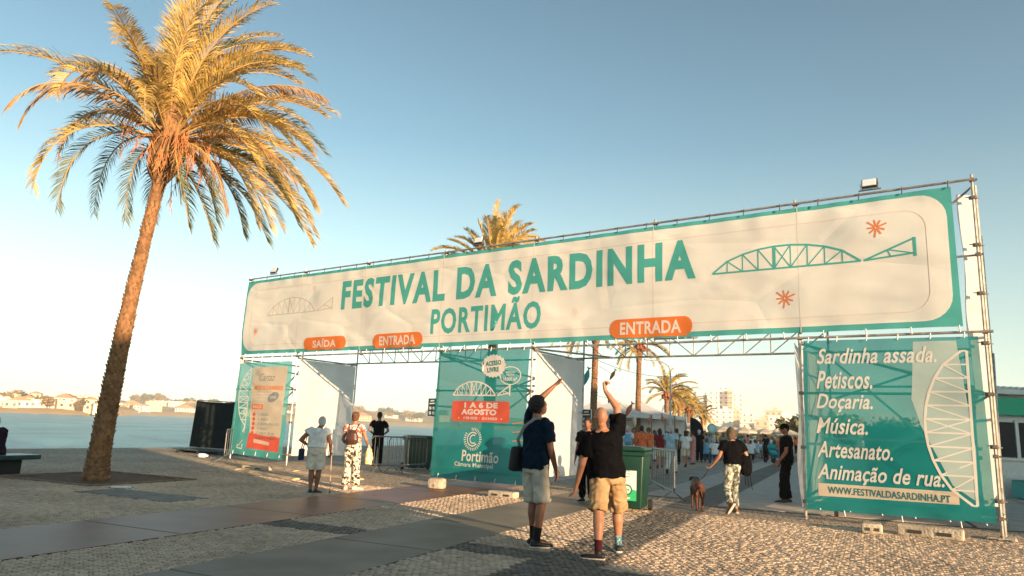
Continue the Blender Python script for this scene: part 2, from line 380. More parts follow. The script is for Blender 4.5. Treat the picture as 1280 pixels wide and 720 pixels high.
for a, b, z in setts[:NP]:
    o = ob('cobblestone', variants[2*rr_.randrange(8)+(z-1)], floor); o.location = AB(a, b, 0); o.rotation_euler = (0, 0, base_rz+rr_.uniform(-.14, .14))
for zone, mm in ((1, M_CST), (2, M_DST)):
    V = []; F = []; T = []
    for a, b, z in setts[NP:]:
        if z != zone: continue
        o = len(V); P = AB(a+rr_.uniform(-.006, .006), b+rr_.uniform(-.006, .006))
        for x, y, zz in sett_verts(c*rr_.uniform(.80, .94), c*rr_.uniform(.78, .94), rr_.uniform(-.003, .007), base_rz+rr_.uniform(-.16, .16)): V.append((P.x+x, P.y+y, zz))
        F += [tuple(i+o for i in f) for f in SF]; T += [rr_.random()]*len(SF)
    me = bpy.data.meshes.new('cobblestones'); me.from_pydata(V, [], F); me.materials.append(mm)
    at = me.attributes.new('tone', 'FLOAT', 'FACE'); at.data.foreach_set('value', T)
    ob('cobblestone', me, floor, kind='stuff')
def ab_slab(name, a0, a1, b0, b1, z0, z1, m, parent=None, **kw):
    q = MB(); q.slab([AB(a0, b0), AB(a0, b1), AB(a1, b1), AB(a1, b0)], z0, z1); return q.build(name, m, parent, **kw)
struct(ab_slab('paved_strip', -20, 75, *S1, -.03, .004, M_STRIP)); struct(ab_slab('paved_strip', -20, 75, *S2, -.03, .004, M_SLAB))
struct(ab_slab('paved_strip', A1, 90, *BD, -.03, .004, M_DCOB))
for z_ in CROSS[:0]: pass
M_SEAM = mat('strip_seam', (.07, .055, .045), rough=.9)
for k in range(9):
    for (b0, b1) in (S1, S2):
        a_ = 4.2+k*2.4+(.9 if b0 == S2[0] else 0); quad = MB(); quad.slab([AB(a_, b0+.02), AB(a_, b1-.02), AB(a_+.012, b1-.02), AB(a_+.012, b0+.02)], .0045, .0062); ob('strip_seam', quad.mesh('strip_seam', M_SEAM), floor)
# large promenade slabs beyond the gate
ps = struct(ab_slab('promenade_path', 15.6, 63, BD[1]+.02, 9.3, -.03, .003, M_JOINT))
ps2 = struct(ab_slab('promenade_path', 17, 63, S2[1]+.05, BD[0]-.02, -.03, .003, M_JOINT))
slabm = {}
for k in range(3):
    q = MB(); q.bbox((0, 0, .004), (3.86, 2.22, .03), .006); slabm[k] = q.mesh('paving_slab', M_PAVE)
for ia in range(12):
    for ib in range(5):
        o = ob('paving_slab', slabm[rr_.randrange(3)], ps); o.location = AB(17.7+ia*3.93, BD[1]+.02+1.15+ib*2.3, rr_.uniform(-.001, .002)); o.rotation_euler = (0, 0, math.pi/2-PA)
q = MB(); q.bbox((0, 0, .004), (3.86, .98, .03), .006); sm2 = q.mesh('paving_slab', M_PAVE)
for ia in range(11):
    o = ob('paving_slab', sm2, ps2); o.location = AB(19.1+ia*3.93, (S2[1]+BD[0])/2, 0); o.rotation_euler = (0, 0, math.pi/2-PA)
# tree pit, utility cover patch, cable ramp
M_SOIL = mat('pit_soil', (.11, .055, .03), rough=.95, var=.4, vscale=9, bump=.8, bscale=14)
pit = struct(ab_slab('tree_pit', PIT[0], PIT[1], PIT[2], PIT[3], -.03, .002, M_SOIL))
M_KERB = mat('pit_kerb', (.20, .14, .10), rough=.8, var=.2)
for a0, a1, b0, b1 in ((PIT[0]-.08, PIT[0], PIT[2]-.08, PIT[3]+.08), (PIT[1], PIT[1]+.08, PIT[2]-.08, PIT[3]+.08), (PIT[0], PIT[1], PIT[3], PIT[3]+.08), (PIT[0], PIT[1], PIT[2]-.08, PIT[2])):
    ab_slab('pit_kerb', a0, a1, b0, b1, -.03, .03, M_KERB, pit)
pc = struct(ab_slab('pavement_patch', PATCH[0], PATCH[1], PATCH[2], PATCH[3], -.03, .004, mat('patch_concrete', (.15, .14, .12), rough=.7, var=.25, vscale=4, bump=.3)))
cv = thing('manhole_cover', 'small pale metal service cover set in the cobbles beside the palm', 'manhole cover', AB(9.75, -12.3, 0), PA)
q = MB(); q.bbox((0, 0, .008), (.34, .18, .02), .004); q.build('lid', mat('pale_metal', (.6, .58, .54), rough=.4, metal=.3, bump=.2), cv)
q = MB(); q.box((0, 0, .002), (.42, .26, .012)); q.build('frame', mat('cover_frame', (.12, .11, .1), rough=.6), cv)
cr_ = thing('cable_ramp', 'low cable ramp painted sunlit tan, running over the cobbles towards the left scaffold', 'cable ramp', (0, 0, 0))
for (p0, p1) in ((G(205, 567), G(300, 588)), (G(302, 588.5), G(372, 600)), (G(300, 578), G(372, 590)), (G(374, 590.5), G(450, 600))):
    q = MB(); q.tube([p0+Vector((0, 0, .0)), p1+Vector((0, 0, .0))], [(.05, .14)]*2, 8, side=(0, 0, 1)); q.build('ramp_section', mat('ramp_sunlit_tan', (.52, .38, .22), rough=.7, var=.25, vscale=4, bump=.3), cr_)  # cable cover whose bright tan paints in the sunlit strip of paving

# ============================================================ QUAY, RIVER, FAR SHORE
WZ = -1.7
q = MB()
q.add([AB(-300, QB-.001, WZ-2), AB(2500, QB-.001, WZ-2), AB(2500, QB-.001, -.001), AB(-300, QB-.001, -.001)], [(0, 1, 2, 3)])
struct(q.build('quay_wall', mat('quay_stone', (.22, .2, .17), rough=.9, var=.3, vscale=2, bump=.5)))
def water_mat():
    m = mat('river_water', (.035, .12, .13), rough=.3, spec=.32); n = m.node_tree; L = n.links; p = n.nodes['Principled BSDF']
    tc = n.nodes.new('ShaderNodeTexCoord'); mp = n.nodes.new('ShaderNodeMapping'); mp.inputs['Rotation'].default_value = (0, 0, .3); mp.inputs['Scale'].default_value = (1, .45, 1); L.new(tc.outputs['Object'], mp.inputs[0])
    ns = n.nodes.new('ShaderNodeTexNoise'); ns.inputs['Scale'].default_value = .9; ns.inputs['Detail'].default_value = 6; ns.inputs['Roughness'].default_value = .65; L.new(mp.outputs[0], ns.inputs[0])
    bp = n.nodes.new('ShaderNodeBump'); bp.inputs['Strength'].default_value = 1; bp.inputs['Distance'].default_value = 1.1; L.new(ns.outputs[0], bp.inputs['Height']); L.new(bp.outputs[0], p.inputs['Normal'])
    n2 = n.nodes.new('ShaderNodeTexNoise'); n2.inputs['Scale'].default_value = .10; n2.inputs['Detail'].default_value = 5; L.new(mp.outputs[0], n2.inputs[0])
    cr = n.nodes.new('ShaderNodeValToRGB'); cr.color_ramp.elements[0].position = .35; cr.color_ramp.elements[1].position = .65
    cr.color_ramp.elements[0].color = (.03, .15, .19, 1); cr.color_ramp.elements[1].color = (.10, .31, .38, 1); L.new(n2.outputs[0], cr.inputs[0]); L.new(cr.outputs[0], p.inputs['Base Color'])
    return m
q = MB(); q.add([AB(-2500, QB, WZ), AB(4500, QB, WZ), AB(4500, -4000, WZ), AB(-2500, -4000, WZ)], [(0, 1, 2, 3)]); struct(q.build('river_water', water_mat()))
# far land: sandy spit on the left, hill shore beyond
M_SAND = mat('far_sand', (.55, .36, .17), rough=.9, var=.15, vscale=.05)
M_SCRUB = mat('far_scrub', (.26, .22, .09), rough=.95, var=.5, vscale=.04, col2=(.45, .33, .16))
def shore(name, pxs, d0, depth, hmax, seed):
    r = random.Random(seed); V = []; F = []; prof = [(0, WZ-.6), (8, WZ+.9), (25, WZ+2.2), (depth*.35, 2.5), (depth*.6, hmax*.55), (depth, hmax), (depth*1.6, hmax*.8)]
    n = len(prof); MI = []
    for i, (px, dd) in enumerate(zip(pxs, d0)):
        for k, (e, z) in enumerate(prof):
            p = HD(px, dd+e); j = r.uniform(.7, 1.2) if k > 3 else 1
            V.append((p.x, p.y, z*j if z > 2 else z))
    for i in range(len(pxs)-1):
        for k in range(n-1): F.append((i*n+k, i*n+k+1, (i+1)*n+k+1, (i+1)*n+k)); MI.append(0 if k < 3 else 1)
    me = bpy.data.meshes.new(name); me.from_pydata(V, [], F); me.materials.append(M_SAND); me.materials.append(M_SCRUB); me.polygons.foreach_set('material_index', MI)
    me.polygons.foreach_set('use_smooth', [True]*len(F)); return struct(ob(name, me))
pxs = list(range(-900, 176, 25)); shore('sand_spit', pxs, [430+max(0, (p-90))*1.6 + (300 if p > 165 else 0) for p in pxs], 160, 6, 1)
pxs = list(range(100, 2000, 30)); shore('far_shore', pxs, [800+.25*(p-100) for p in pxs], 320, 17, 2)
# far houses
M_WW = mat('white_render', (.78, .70, .60), rough=.8, var=.06, vscale=.3); M_WC = mat('cream_render', (.72, .56, .40), rough=.8, var=.08, vscale=.3)
M_TILE = mat('terracotta_tile', (.42, .20, .11), rough=.85, var=.2, vscale=2); M_GLS = mat('dark_window_glass', (.05, .055, .06), rough=.15, spec=.6)
M_OR = mat('ochre_render', (.66, .36, .14), rough=.8, var=.1, vscale=.4)
def house(label, p, wd, dp, h, wall, flat=True, floors=2, group=None):
    t = thing('house', label, 'house', p, math.atan2(-p.x, p.y)*1.0 + random.uniform(-.3, .3), group)
    q = MB(); q.box((0, 0, h/2-1), (wd, dp, h+2)); q.build('wall', wall, t)
    q = MB()
    if flat: q.box((0, 0, h+.2), (wd+.4, dp+.4, .5))
    else:
        q.prism([(-wd/2-.5, h), (wd/2+.5, h), (0, h+wd*.22)], -dp/2-.4, dp/2+.4)
    q.build('roof', wall if flat else M_TILE, t)
    q = MB(); n = max(2, int(wd/3.2))
    for f in range(floors):
        for i in range(n):
            q.box(((i+.5)*wd/n-wd/2, -dp/2-.02, h*(f+.5)/floors+.1), (1.3, .1, 1.5))
    q.build('window', M_GLS, t, kind='stuff')
    return t
hr = random.Random(11); hn = 0
def ORD(n): return '%d%s' % (n, 'th' if 10 < n % 100 < 14 else {1: 'st', 2: 'nd', 3: 'rd'}.get(n % 10, 'th'))
WORDS = ['low', 'tall', 'wide', 'narrow', 'long']
for i in range(40):                                           # along the sand spit behind the palm
    px = -40+hr.uniform(-4, 4)+i*5.6; d = 430+hr.uniform(30, 150)+(400 if px > 135 else 0)
    wd = hr.uniform(5, 12); h = hr.choice([3.5, 4, 4.5, 6, 6.5])
    flat = hr.random() < .6; wall = hr.choice([M_WW, M_WW, M_WC])
    house('%s %s %s house, %s from the left on the sandy spit' % ('two-storey' if h > 5 else 'single-storey', 'white' if wall == M_WW else 'cream', 'flat-roofed' if flat else 'tile-roofed', ORD(i+1)), HD(px, d, .5+((d-460) % 400)*.035), wd, 8, h, wall, flat, 2 if h > 5 else 1, 'houses on the sandy spit')
for i in range(44):
    px = 165+i*9.0+hr.uniform(-3, 3); d = 830+.25*(px-100)+hr.uniform(30, 280)
    if px > 420 and hr.random() < .72: continue
    wd = hr.uniform(12, 26); h = hr.choice([4, 6, 6.5, 9, 10]); flat = hr.random() < .6
    hn += 1; house('%s house, %s from the left on the far hill across the river' % ('flat-roofed' if flat else 'tile-roofed', ORD(hn)), HD(px, d, .5+(d-850-.25*(px-100))*.045), wd, 9, h, hr.choice([M_WW, M_WW, M_WC, M_OR]), flat, 2, 'houses on the far hill')

# ------------------------------------------------------------ leafy far trees
M_LEAF = mat('scrub_leaves', (.12, .12, .045), rough=.8, var=.5, vscale=1.5, trans=.25); M_LEAF2 = mat('dry_tree_leaves', (.36, .25, .11), rough=.8, var=.5, vscale=1, trans=.25)
M_BARK = mat('tree_bark', (.14, .10, .07), rough=.95, var=.3, vscale=6, bump=.6)
def tree_mesh(seed, n=420, leaf=.45, m=M_LEAF):
    r = random.Random(seed); V = []; F = []; blobs = [(r.uniform(-.6, .6), r.uniform(-.6, .6), r.uniform(.65, 1.35), r.uniform(.32, .6)) for _ in range(7)]
    for _ in range(n):
        bx, by, bz, br = r.choice(blobs); d = Vector((r.gauss(0, 1), r.gauss(0, 1), r.gauss(0, .8))).normalized()*br*r.uniform(.5, 1.1)
        P = Vector((bx, by, bz))*3+d*3; a = Vector((r.gauss(0, 1), r.gauss(0, 1), r.gauss(0, 1))).normalized(); b = a.orthogonal().normalized(); s = leaf*r.uniform(.6, 1.4)
        o = len(V); V += [P+a*s, P+b*s*.7, P-a*s, P-b*s*.7]; F.append((o, o+1, o+2, o+3))
    me = bpy.data.meshes.new('crown'); me.from_pydata([tuple(v) for v in V], [], F); me.materials.append(m); return me
tms = [tree_mesh(k, m=[M_LEAF, M_LEAF2][k % 2]) for k in range(4)]
q = MB(); q.tube([(0, 0, -1), (.05, 0, 1), (0, .1, 2.6)], [.28, .2, .12], 6)
for k in range(4): q.tube([(0, .05, 1.4), (math.cos(k*1.7)*.8, math.sin(k*1.7)*.8, 2.8)], [.12, .04], 5)
TRK = q.mesh('trunk', M_BARK)
def tree(p, s, k, label, group=None):
    t = thing('tree', label, 'tree', p, random.uniform(0, 6), group); t.scale = (s, s, s*random.uniform(.8, 1.1))
    ob('trunk', TRK, t); ob('crown', tms[k % 4], t)
q_ = Vector((*SQ, 0)); s_ = Vector((SH[0], SH[1], 0))
for k_, (pp_, tt_, ss_) in enumerate(((7.9, 42, 1.12), (10.0, 47, 1.22))): tree(q_*pp_+s_*tt_, ss_*1.25, k_*2, '%s of two unseen added shade trees far behind the photographer' % ('nearer', 'farther')[k_])  # unseen trees added to throw partial shade on the right foreground
for i in range(72):
    px = -30+i*3.0+hr.uniform(-3, 3); d = 430+hr.uniform(30, 170)+(400 if px > 135 else 0)
    tree(HD(px, d, 1+((d-460) % 400)*.03), hr.uniform(.6, 1.45), hr.choice([1, 1, 3, 3, 2, 1]), '%s tree, %s from the left among the houses on the sandy spit' % ('tall' if False else 'bushy', ORD(i+1)), 'trees on the sandy spit')
for i in range(60):
    px = 165+i*6.6+hr.uniform(-3, 3); d = 830+.25*(px-100)+hr.uniform(90, 330)
    tree(HD(px, d, 2+(d-850-.25*(px-100))*.045), hr.uniform(1.6, 3.0), hr.randrange(4), 'distant tree, %s from the left on the hill across the river' % ORD(i+1), 'trees on the far hill')

# ============================================================ SHADE-CASTING APARTMENT BLOCKS behind the camera
def block_behind(p0, p1, t_eave, t_tip, label, wall, nfl):
    """block towards the sun: p across the sun direction, t away from it; its shadow ends at t_tip"""
    h = (t_tip-t_eave)*math.tan(SUN_EL); q3 = Vector((*SQ, 0)); s3 = Vector((SH[0], SH[1], 0))
    a = q3*p0-s3*t_eave; u = q3; L = p1-p0; d = s3
    mw = Matrix.Translation(a) @ Matrix(((u.x, d.x, 0, 0), (u.y, d.y, 0, 0), (0, 0, 1, 0), (0, 0, 0, 1)))
    t = thing('apartment_building', label, 'building', mw=mw)
    q = MB(); q.box((L/2, 5, h/2-.1), (L, 10, h-.2)); q.build('wall', wall, t)
    q = MB(); q.box((L/2, 5, h), (L, 10.0, .3)); q.build('roof', wall, t)
    w = MB(); bl = MB()
    for f in range(nfl):
        z = (f+.5)*h/nfl
        for i in range(int(L/4)):
            w.box((2+i*4, -.02, z), (1.6, .12, 1.6))
            if i % 2: bl.box((2+i*4, -.6, z-1.0), (3, 1.2, .15)); bl.box((2+i*4, -1.18, z-.5), (3, .06, .9))
    w.build('window', M_GLS, t, kind='stuff'); bl.build('balcony', wall, t, kind='stuff')
block_behind(-62, 6.0, -55, 34.7, 'long cream apartment block far behind the photographer', M_WC, 5)
block_behind(14.6, 100, -60, 60, 'tall white apartment block far behind the photographer, across the road', M_WW, 7)

# ============================================================ SCAFFOLD GATEWAY
ZR, ZT, TT = 3.34, 6.02, 2.5
POST = [0, 2.97, 5.95, 9.12, 12.05, 15.08, 17.95, 20.85]     # distances along the gate from the right-hand post
X_ = [-s for s in POST]
M_ST = mat('galvanised_tube', (.46, .42, .37), rough=.42, metal=.55, var=.25, vscale=7)
M_CPL = mat('coupler_steel', (.22, .19, .17), rough=.6, metal=.6)
gate = thing('scaffold_gateway', 'wide scaffold gateway of steel tubes carrying the long festival banner', 'scaffolding', mw=GM)
def pipe(name, p, q_, r=.0242, parent=gate, n=8):
    b = MB(); b.tube([p, q_], r, n); return b.build(name, M_ST, parent, smooth=False)
cm = MB(); cm.bbox((0, 0, 0), (.085, .085, .06), .012); cm.box((.055, 0, 0), (.05, .03, .035)); cm.tube([(.0, -.05, 0), (0, .07, 0)], .035, 8)
CPM = cm.mesh('coupler', M_CPL)
cn = []
def coupler(x, y, z, rz=0):
    o = ob('coupler', CPM, gate); o.location = (x, y, z); o.rotation_euler = (0, 0, rz); return o
bpm = MB(); bpm.box((0, 0, .004), (.15, .15, .008)); bpm.tube([(0, 0, .008), (0, 0, .09)], .02, 8); bpm.tube([(0, 0, .05), (0, 0, .07)], .04, 8); BPM = bpm.mesh('base_plate', M_CPL)
TOW = [(0, 1), (3, 4), (6, 7)]
GROUNDED = {0, 1, 3, 4, 6, 7}
for i, x in enumerate(X_):
    z0 = .02 if i in GROUNDED else ZR-.05
    pipe('post', (x, 0, z0), (x, 0, ZT+.1))
    for z in (ZT, ZR, (ZR+ZT)/2): coupler(x, 0, z+.0)
    if i in GROUNDED:
        o = ob('base_plate', BPM, gate); o.location = (x, 0, 0)
        for z in (1.3, 2.3, .33): coupler(x, 0, z)
        pipe('post', (x, TT, .02), (x, TT, ZR+.55 if i else ZT-.4)); o = ob('base_plate', BPM, gate); o.location = (x, TT, 0)
        pipe('ledger', (x, 0, .33), (x, TT, .33)); pipe('ledger', (x, 0, ZR-.06), (x, TT, ZR-.06)); pipe('ledger', (x, 0, 1.9), (x, TT, 1.9))
        if i not in (3, 6): pipe('brace', (x+.03, 0, .4), (x+.03, TT, ZR-.1))
# rails
for i in range(7):
    a, b = X_[i+1], X_[i]
    pipe('rail', (a, -.05, ZT), (b, -.05, ZT)); pipe('rail', (a, -.05, ZR), (b, -.05, ZR)); pipe('rail', (a, .0, (ZR+ZT)/2-.01), (b, .0, (ZR+ZT)/2-.01), .02)
    pipe('brace', (a, .05, ZR+.1), (b, .05, ZT-.1), .02)
pipe('rail', (X_[0], -.05, ZR), (.12, -.05, ZR))
# right-hand end: second standard tied close behind the first
pipe('post', (.03, .34, .02), (.03, .34, ZT-.0))
for k in range(7):
    z = .6+k*.85; coupler(.0, .0, z, R(90)); pipe('tie_tube', (-.12, .0, z+.02), (.10, .05, z-.01), .010)
for (a, b) in TOW:
    xa, xb = X_[b], X_[a]
    for z in (.33, 2.3): pipe('ledger', (xa, .0, z), (xb, .0, z))
    pipe('ledger', (xa, TT, .33), (xb, TT, .33)); pipe('ledger', (xa, TT, 1.5), (xb, TT, 1.5)); pipe('ledger', (xa, TT, ZR), (xb, TT, ZR)); pipe('ledger', (xa, TT, 2.6), (xb, TT, 2.6))
    pipe('brace', (xa, .05, .4), (xb, .05, 2.3)) ; pipe('brace', (xb, .05, 2.3), (xa, .05, ZR-.1)); pipe('brace', (xa, TT+.05, ZR-.1), (xb, TT+.05, .4)); pipe('brace', (xa, .05, ZR-.1), (xb, TT, 2.5))
    pipe('brace', (xa, TT-.05, 2.3), (xb, TT-.05, ZR))
# lattice girders across the openings, in the rear plane
def girder(x0, x1, y, z0, z1, name='girder'):
    pipe(name, (x0, y, z0), (x1, y, z0)); pipe(name, (x0, y, z1), (x1, y, z1))
    n = max(2, round(abs(x1-x0)/.62)); 
    for k in range(n+1):
        x = x0+(x1-x0)*k/n; pipe('girder_strut', (x, y, z0), (x, y, z1), .015, n=6)
        if k < n:
            xn = x0+(x1-x0)*(k+1)/n
            if k >= n/2: pipe('girder_strut', (x, y, z0), (xn, y, z1), .013, n=6)
            else: pipe('girder_strut', (x, y, z1), (xn, y, z0), .013, n=6)
girder(X_[3], X_[1], TT, ZR, ZR+.5); girder(X_[6], X_[4], TT, ZR, ZR+.5)
for x in (X_[2], X_[5]): pipe('ledger', (x, 0, ZR+.1), (x, TT, ZR+.45))
pipe('brace', (X_[3], 0, ZR-.02), (X_[3]+.9, TT, ZR-.0)); pipe('brace', (X_[6], 0, ZR), (X_[6]+.5, TT, ZR+.35))

# ------------------------------------------------------------ banners
def W(x, z):
    n = noise.noise(Vector((x*.55, z*.9, 3.1)))*.045 + noise.noise(Vector((x*.8, z*2.3, 7.7)))*.014 + noise.noise(Vector((x*2.0, z*1.0, 1.7)))*.008
    d = min(abs(ZT-.1-z), abs(z-ZR-.1)) if z > ZR+.05 else min(abs(ZR-.06-z), abs(z-.2))      # gathers pulled in towards the ties
    return n + .022*abs(math.sin(x*4.36))*math.exp(-d/.22) + .010*math.sin(x*2.11+z*.4)*max(0, 1-abs((z-3.4)/.5))
TEAL = (.10, .46, .42); TEALP = (.008, .27, .27); CREAM = (.97, .90, .85); ORNG = (.86, .23, .055)
F_TEAL = fabric_banner('banner_teal', TEAL, .3); F_CREAM = fabric_banner('banner_cream', CREAM, .3, crease=.6); F_OR = fabric_banner('banner_orange', ORNG, .25)
F_LET = fabric_banner('banner_letter_teal', (.09, .45, .41), .25); F_PALE = fabric_banner('banner_pale_line', (.82, .72, .65), .2)
F_PAN = fabric_banner('panel_teal_mesh', TEALP, .30, .16, crease=.8); F_PLT = fabric_banner('panel_light_teal', (.10, .50, .46), .34, .2); F_WH = fabric_banner('panel_white_print', (.85, .80, .74), .3, .0)
F_RED = fabric_banner('panel_red', (.74, .12, .075), .2); F_CRP = fabric_banner('panel_cream', (.80, .64, .50), .3, .05, crease=.8); F_WMESH = fabric_banner('panel_pale_mesh', (.62, .74, .70), .34, .15)
F_DKT = fabric_banner('letter_dark_teal', (.02, .16, .16), .1); F_GRY = fabric_banner('letter_grey', (.28, .30, .30), .1); F_STAR = fabric_banner('banner_star', (.72, .22, .08), .1)
F_SHEET = fabric_banner('white_sheet', (.94, .90, .87), .55, .0, crease=.9)
YB = -.095
def cloth(parent, name, polys, lay, m, grid=.11, **kw):
    return ob(name, sheet(polys, YB-.0035*lay, m, grid, W), parent, **kw)
def words(parent, txt, x0, z0, x1, z1, lay, m, bold=.03, shear=0., grid=.11, tilt=0., name='lettering', space=1.04, **kw):
    me = text_mesh(txt, x0, z0, x1, z1, 0, bold, shear, space)
    if tilt:
        cx, cz = (x0+x1)/2, (z0+z1)/2; cs_, sn_ = math.cos(tilt), math.sin(tilt)
        for v in me.vertices: dx, dz = v.co.x-cx, v.co.z-cz; v.co.x = cx+dx*cs_-dz*sn_; v.co.z = cz+dx*sn_+dz*cs_
    me2 = finish_sheet(me, YB-.0035*lay, grid, W, m); bpy.data.meshes.remove(me); return ob(name, me2, parent, **kw)
def bannerthing(name, label, cat='banner', group=None): return thing(name, label, cat, mw=GM, group=group)

tb = bannerthing('festival_banner', 'long cream and teal banner reading FESTIVAL DA SARDINHA PORTIMÃO across the scaffold gateway')
L0, L1 = X_[7]+.03, -.30
cloth(tb, 'backing_cloth', [[(L0, ZR+.10), (L1, ZR+.10), (L1-.02, ZT-.09), (L0, ZT-.09)]], 0, F_TEAL)
cloth(tb, 'cream_field', [rrect(L0+.07, ZR+.21, L1-.11, ZT-.18, .44)], 1, F_CREAM)
def outline(x0, z0, x1, z1, r, w):
    a = rrect(x0, z0, x1, z1, r); b = rrect(x0+w, z0+w, x1-w, z1-w, r-w); n = len(a)
    return [[a[i], a[(i+1) % n], b[(i+1) % n], b[i]] for i in range(n)]
cloth(tb, 'border_line', outline(L0+.40, ZR+.38, L1-.42, ZT-.42, .36, .02), 2, F_PALE)
words(tb, 'FESTIVAL DA SARDINHA', -16.02, 4.665, -4.98, 5.55, 2, F_LET, .042, space=1.18)
words(tb, 'PORTIMÃO', -12.35, 3.78, -8.83, 4.62, 2, F_LET, .03, space=1.14)
for i, (tx, x0, x1, z0, z1) in enumerate((('SAÍDA', -17.55, -15.65, 3.49, 3.88), ('ENTRADA', -14.53, -12.62, 3.47, 3.87), ('ENTRADA', -6.99, -5.07, 3.47, 3.89))):
    cloth(tb, 'word_lozenge', [rrect(x0, z0, x1, z1, .195)], 3, F_OR)
    pad = .42 if i == 0 else .25
    words(tb, tx, x0+pad, z0+.07, x1-pad, z1-(.05 if i == 0 else .07), 4, F_WH, .03)
# bridge drawings
def bridge(parent, x0, x1, zb, h, lay, m, w=.03, n=9, tail=True, vert=False, name='bridge_drawing'):
    T = (lambda x, z: (x, z)) if not vert else vert
    P = []
    def ln(a, b, ww=w): P.append(line2(T(*a), T(*b), ww))
    xm = x0+(x1-x0)*.76 if tail else x1
    top = [(x0+(xm-x0)*k/n, zb+h*(1-((k/n-.5)*2)**2)**.72) for k in range(n+1)]
    for a, b in zip(top, top[1:]): ln(a, b, w*1.35)
    ln((x0, zb), (xm, zb), w*1.3)
    for k in range(1, n):
        ln((top[k][0], zb), top[k], w*(2.2 if k == n//2 else .8))
        if k < n/2: ln(top[k], (top[k+1][0], zb), w*.8)
        else: ln((top[k-1][0], zb), top[k], w*.8)
    if tail:
        ln((xm+.05, zb), (x1, zb+h*.72), w*1.3); ln((xm+.05, zb), (x1, zb+.06), w*1.2); ln((x1, zb), (x1, zb+h*.76), w*1.8)
        ln(((xm+x1)/2, zb+h*.36), ((xm+x1)/2+.05, zb+.04), w*.8); ln(((xm+x1)/2, zb+h*.36), (x1, zb+.05), w*.8)
    return cloth(parent, name, P, lay, m, .3)
bridge(tb, -4.62, -.93, 4.73, .46, 2, F_LET, .028, 9)
bridge(tb, -19.6, -16.4, 4.70, .52, 2, fabric_banner('faint_bridge', (.62, .58, .52), .2), .022, 9)
def star(parent, cx, cz, r, lay=2, w=.022, n=9, m=None):
    P = []
    for k in range(n):
        q = R(20+360*k/n); l = r*(1 if k % 3 else 1.25); P.append(line2((cx+math.cos(q)*r*.12, cz+math.sin(q)*r*.12), (cx+math.cos(q)*l, cz+math.sin(q)*l), w))
    cloth(parent, 'star_mark', P, lay, m or F_STAR, .5)
star(tb, -1.53, 5.33, .15, w=.03); star(tb, -3.19, 4.12, .16, w=.03); star(tb, -7.89, 4.14, .10, m=F_PALE); star(tb, -17.3, 5.42, .10, m=F_PALE); star(tb, -20.1, 4.2, .12)
# seams of the banner
for x in (X_[1]+.05, X_[2], X_[3], X_[4], X_[5], X_[6]): cloth(tb, 'seam', [[(x-.01, ZR+.1), (x+.01, ZR+.1), (x+.01, ZT-.1), (x-.01, ZT-.1)]], 1.5, F_PALE)
# eyelet ties
def ties(parent, xs, z, up=.12, m=None):
    q = MB()
    for x in xs: q.tube([(x, YB-.01, z), (x+.01, -.09, z+up)], .011, 5)
    q.build('tie', m or MAT_TIE, parent, kind='stuff')
MAT_TIE = mat('white_cord', (.72, .70, .66), rough=.8); M_TIED = mat('dark_cord', (.10, .09, .08), rough=.8)
ties(tb, np.arange(L0+.3, L1, .72), ZT-.12, .14, M_TIED); ties(tb, np.arange(L0+.3, L1, .72), ZR+.12, -.12)

# right teal panel
rp = bannerthing('programme_banner', 'large teal banner listing Sardinha assada, Petiscos, Doçaria, Música on the right scaffold bay')
cloth(rp, 'backing_cloth', [[(-2.94, .20), (-.06, .26), (-.10, ZR-.08), (-2.88, ZR-.06)]], 0, F_PAN)
cloth(rp, 'light_block', [[(-1.06, ZR-.14), (-.42, ZR-.14), (-.26, 1.4), (-.28, .55), (-.62, .8), (-1.02, 1.75), (-1.14, 2.2)]], .7, F_WMESH)
lines = ['Sardinha assada.', 'Petiscos.', 'Doçaria.', 'Música.', 'Artesanato.', 'Animação de rua.']
ends = [(1022, 441, 1171, 442), (1022, 470, 1091, 471), (1022, 499, 1092, 500), (1022, 529, 1086, 530), (1023, 559, 1117, 561), (1023, 588, 1181, 594)]
for k, (t, (xa, ya, xb, yb)) in enumerate(zip(lines, ends)):
    x0, zc0 = PX(xa, ya+5); x1, zc1 = PX(xb, yb+5)
    zc = (zc0+zc1)/2; desc = .07 if k in (1, 2, 5) else .0
    words(rp, t, x0, zc-.12-desc*.6, x1, zc+.17, 2, F_WH, 0.018, .32, tilt=.0)
ux0, uz0 = PX(1025, 619); ux1, uz1 = PX(1200, 629)
cloth(rp, 'address_strip', [[(ux0, .46), (ux1, .50), (ux1, .70), (ux0, .68)]], 1, F_CRP)
words(rp, 'WWW.FESTIVALDASARDINHA.PT', ux0+.16, .515, ux1-.12, .635, 2, F_DKT, .02)
# bridge standing on end
def vmap(x, z): return (-.34-z*.95+ (x-1.5)*.02, x)
def vbridge(parent, xr, z0, z1, wd, lay, m, w, n=11):
    P = []
    pts = [(xr-wd*(1-((k/n-.5)*2)**2)**.7*(1), z0+(z1-z0)*k/n) for k in range(n+1)]
    sp = [(xr+.06-.12*(1-k/n)*0+.02*k/n, z0+(z1-z0)*k/n) for k in range(n+1)]
    for a, b in zip(pts, pts[1:]): P.append(line2(a, b, w*1.5))
    for a, b in zip(sp, sp[1:]): P.append(line2(a, b, w*1.5))
    for k in range(1, n):
        P.append(line2(pts[k], sp[k], w)); P.append(line2(pts[k], sp[k+1] if k < n/2 else sp[k-1], w*.8)); 
    P.append(line2(pts[0], sp[0], w)); P.append(line2(pts[-1], sp[-1], w))
    cloth(parent, 'bridge_drawing', P, lay, m, .4)
vbridge(rp, -.36, .50, 3.02, .60, 1.6, F_WH, .028)
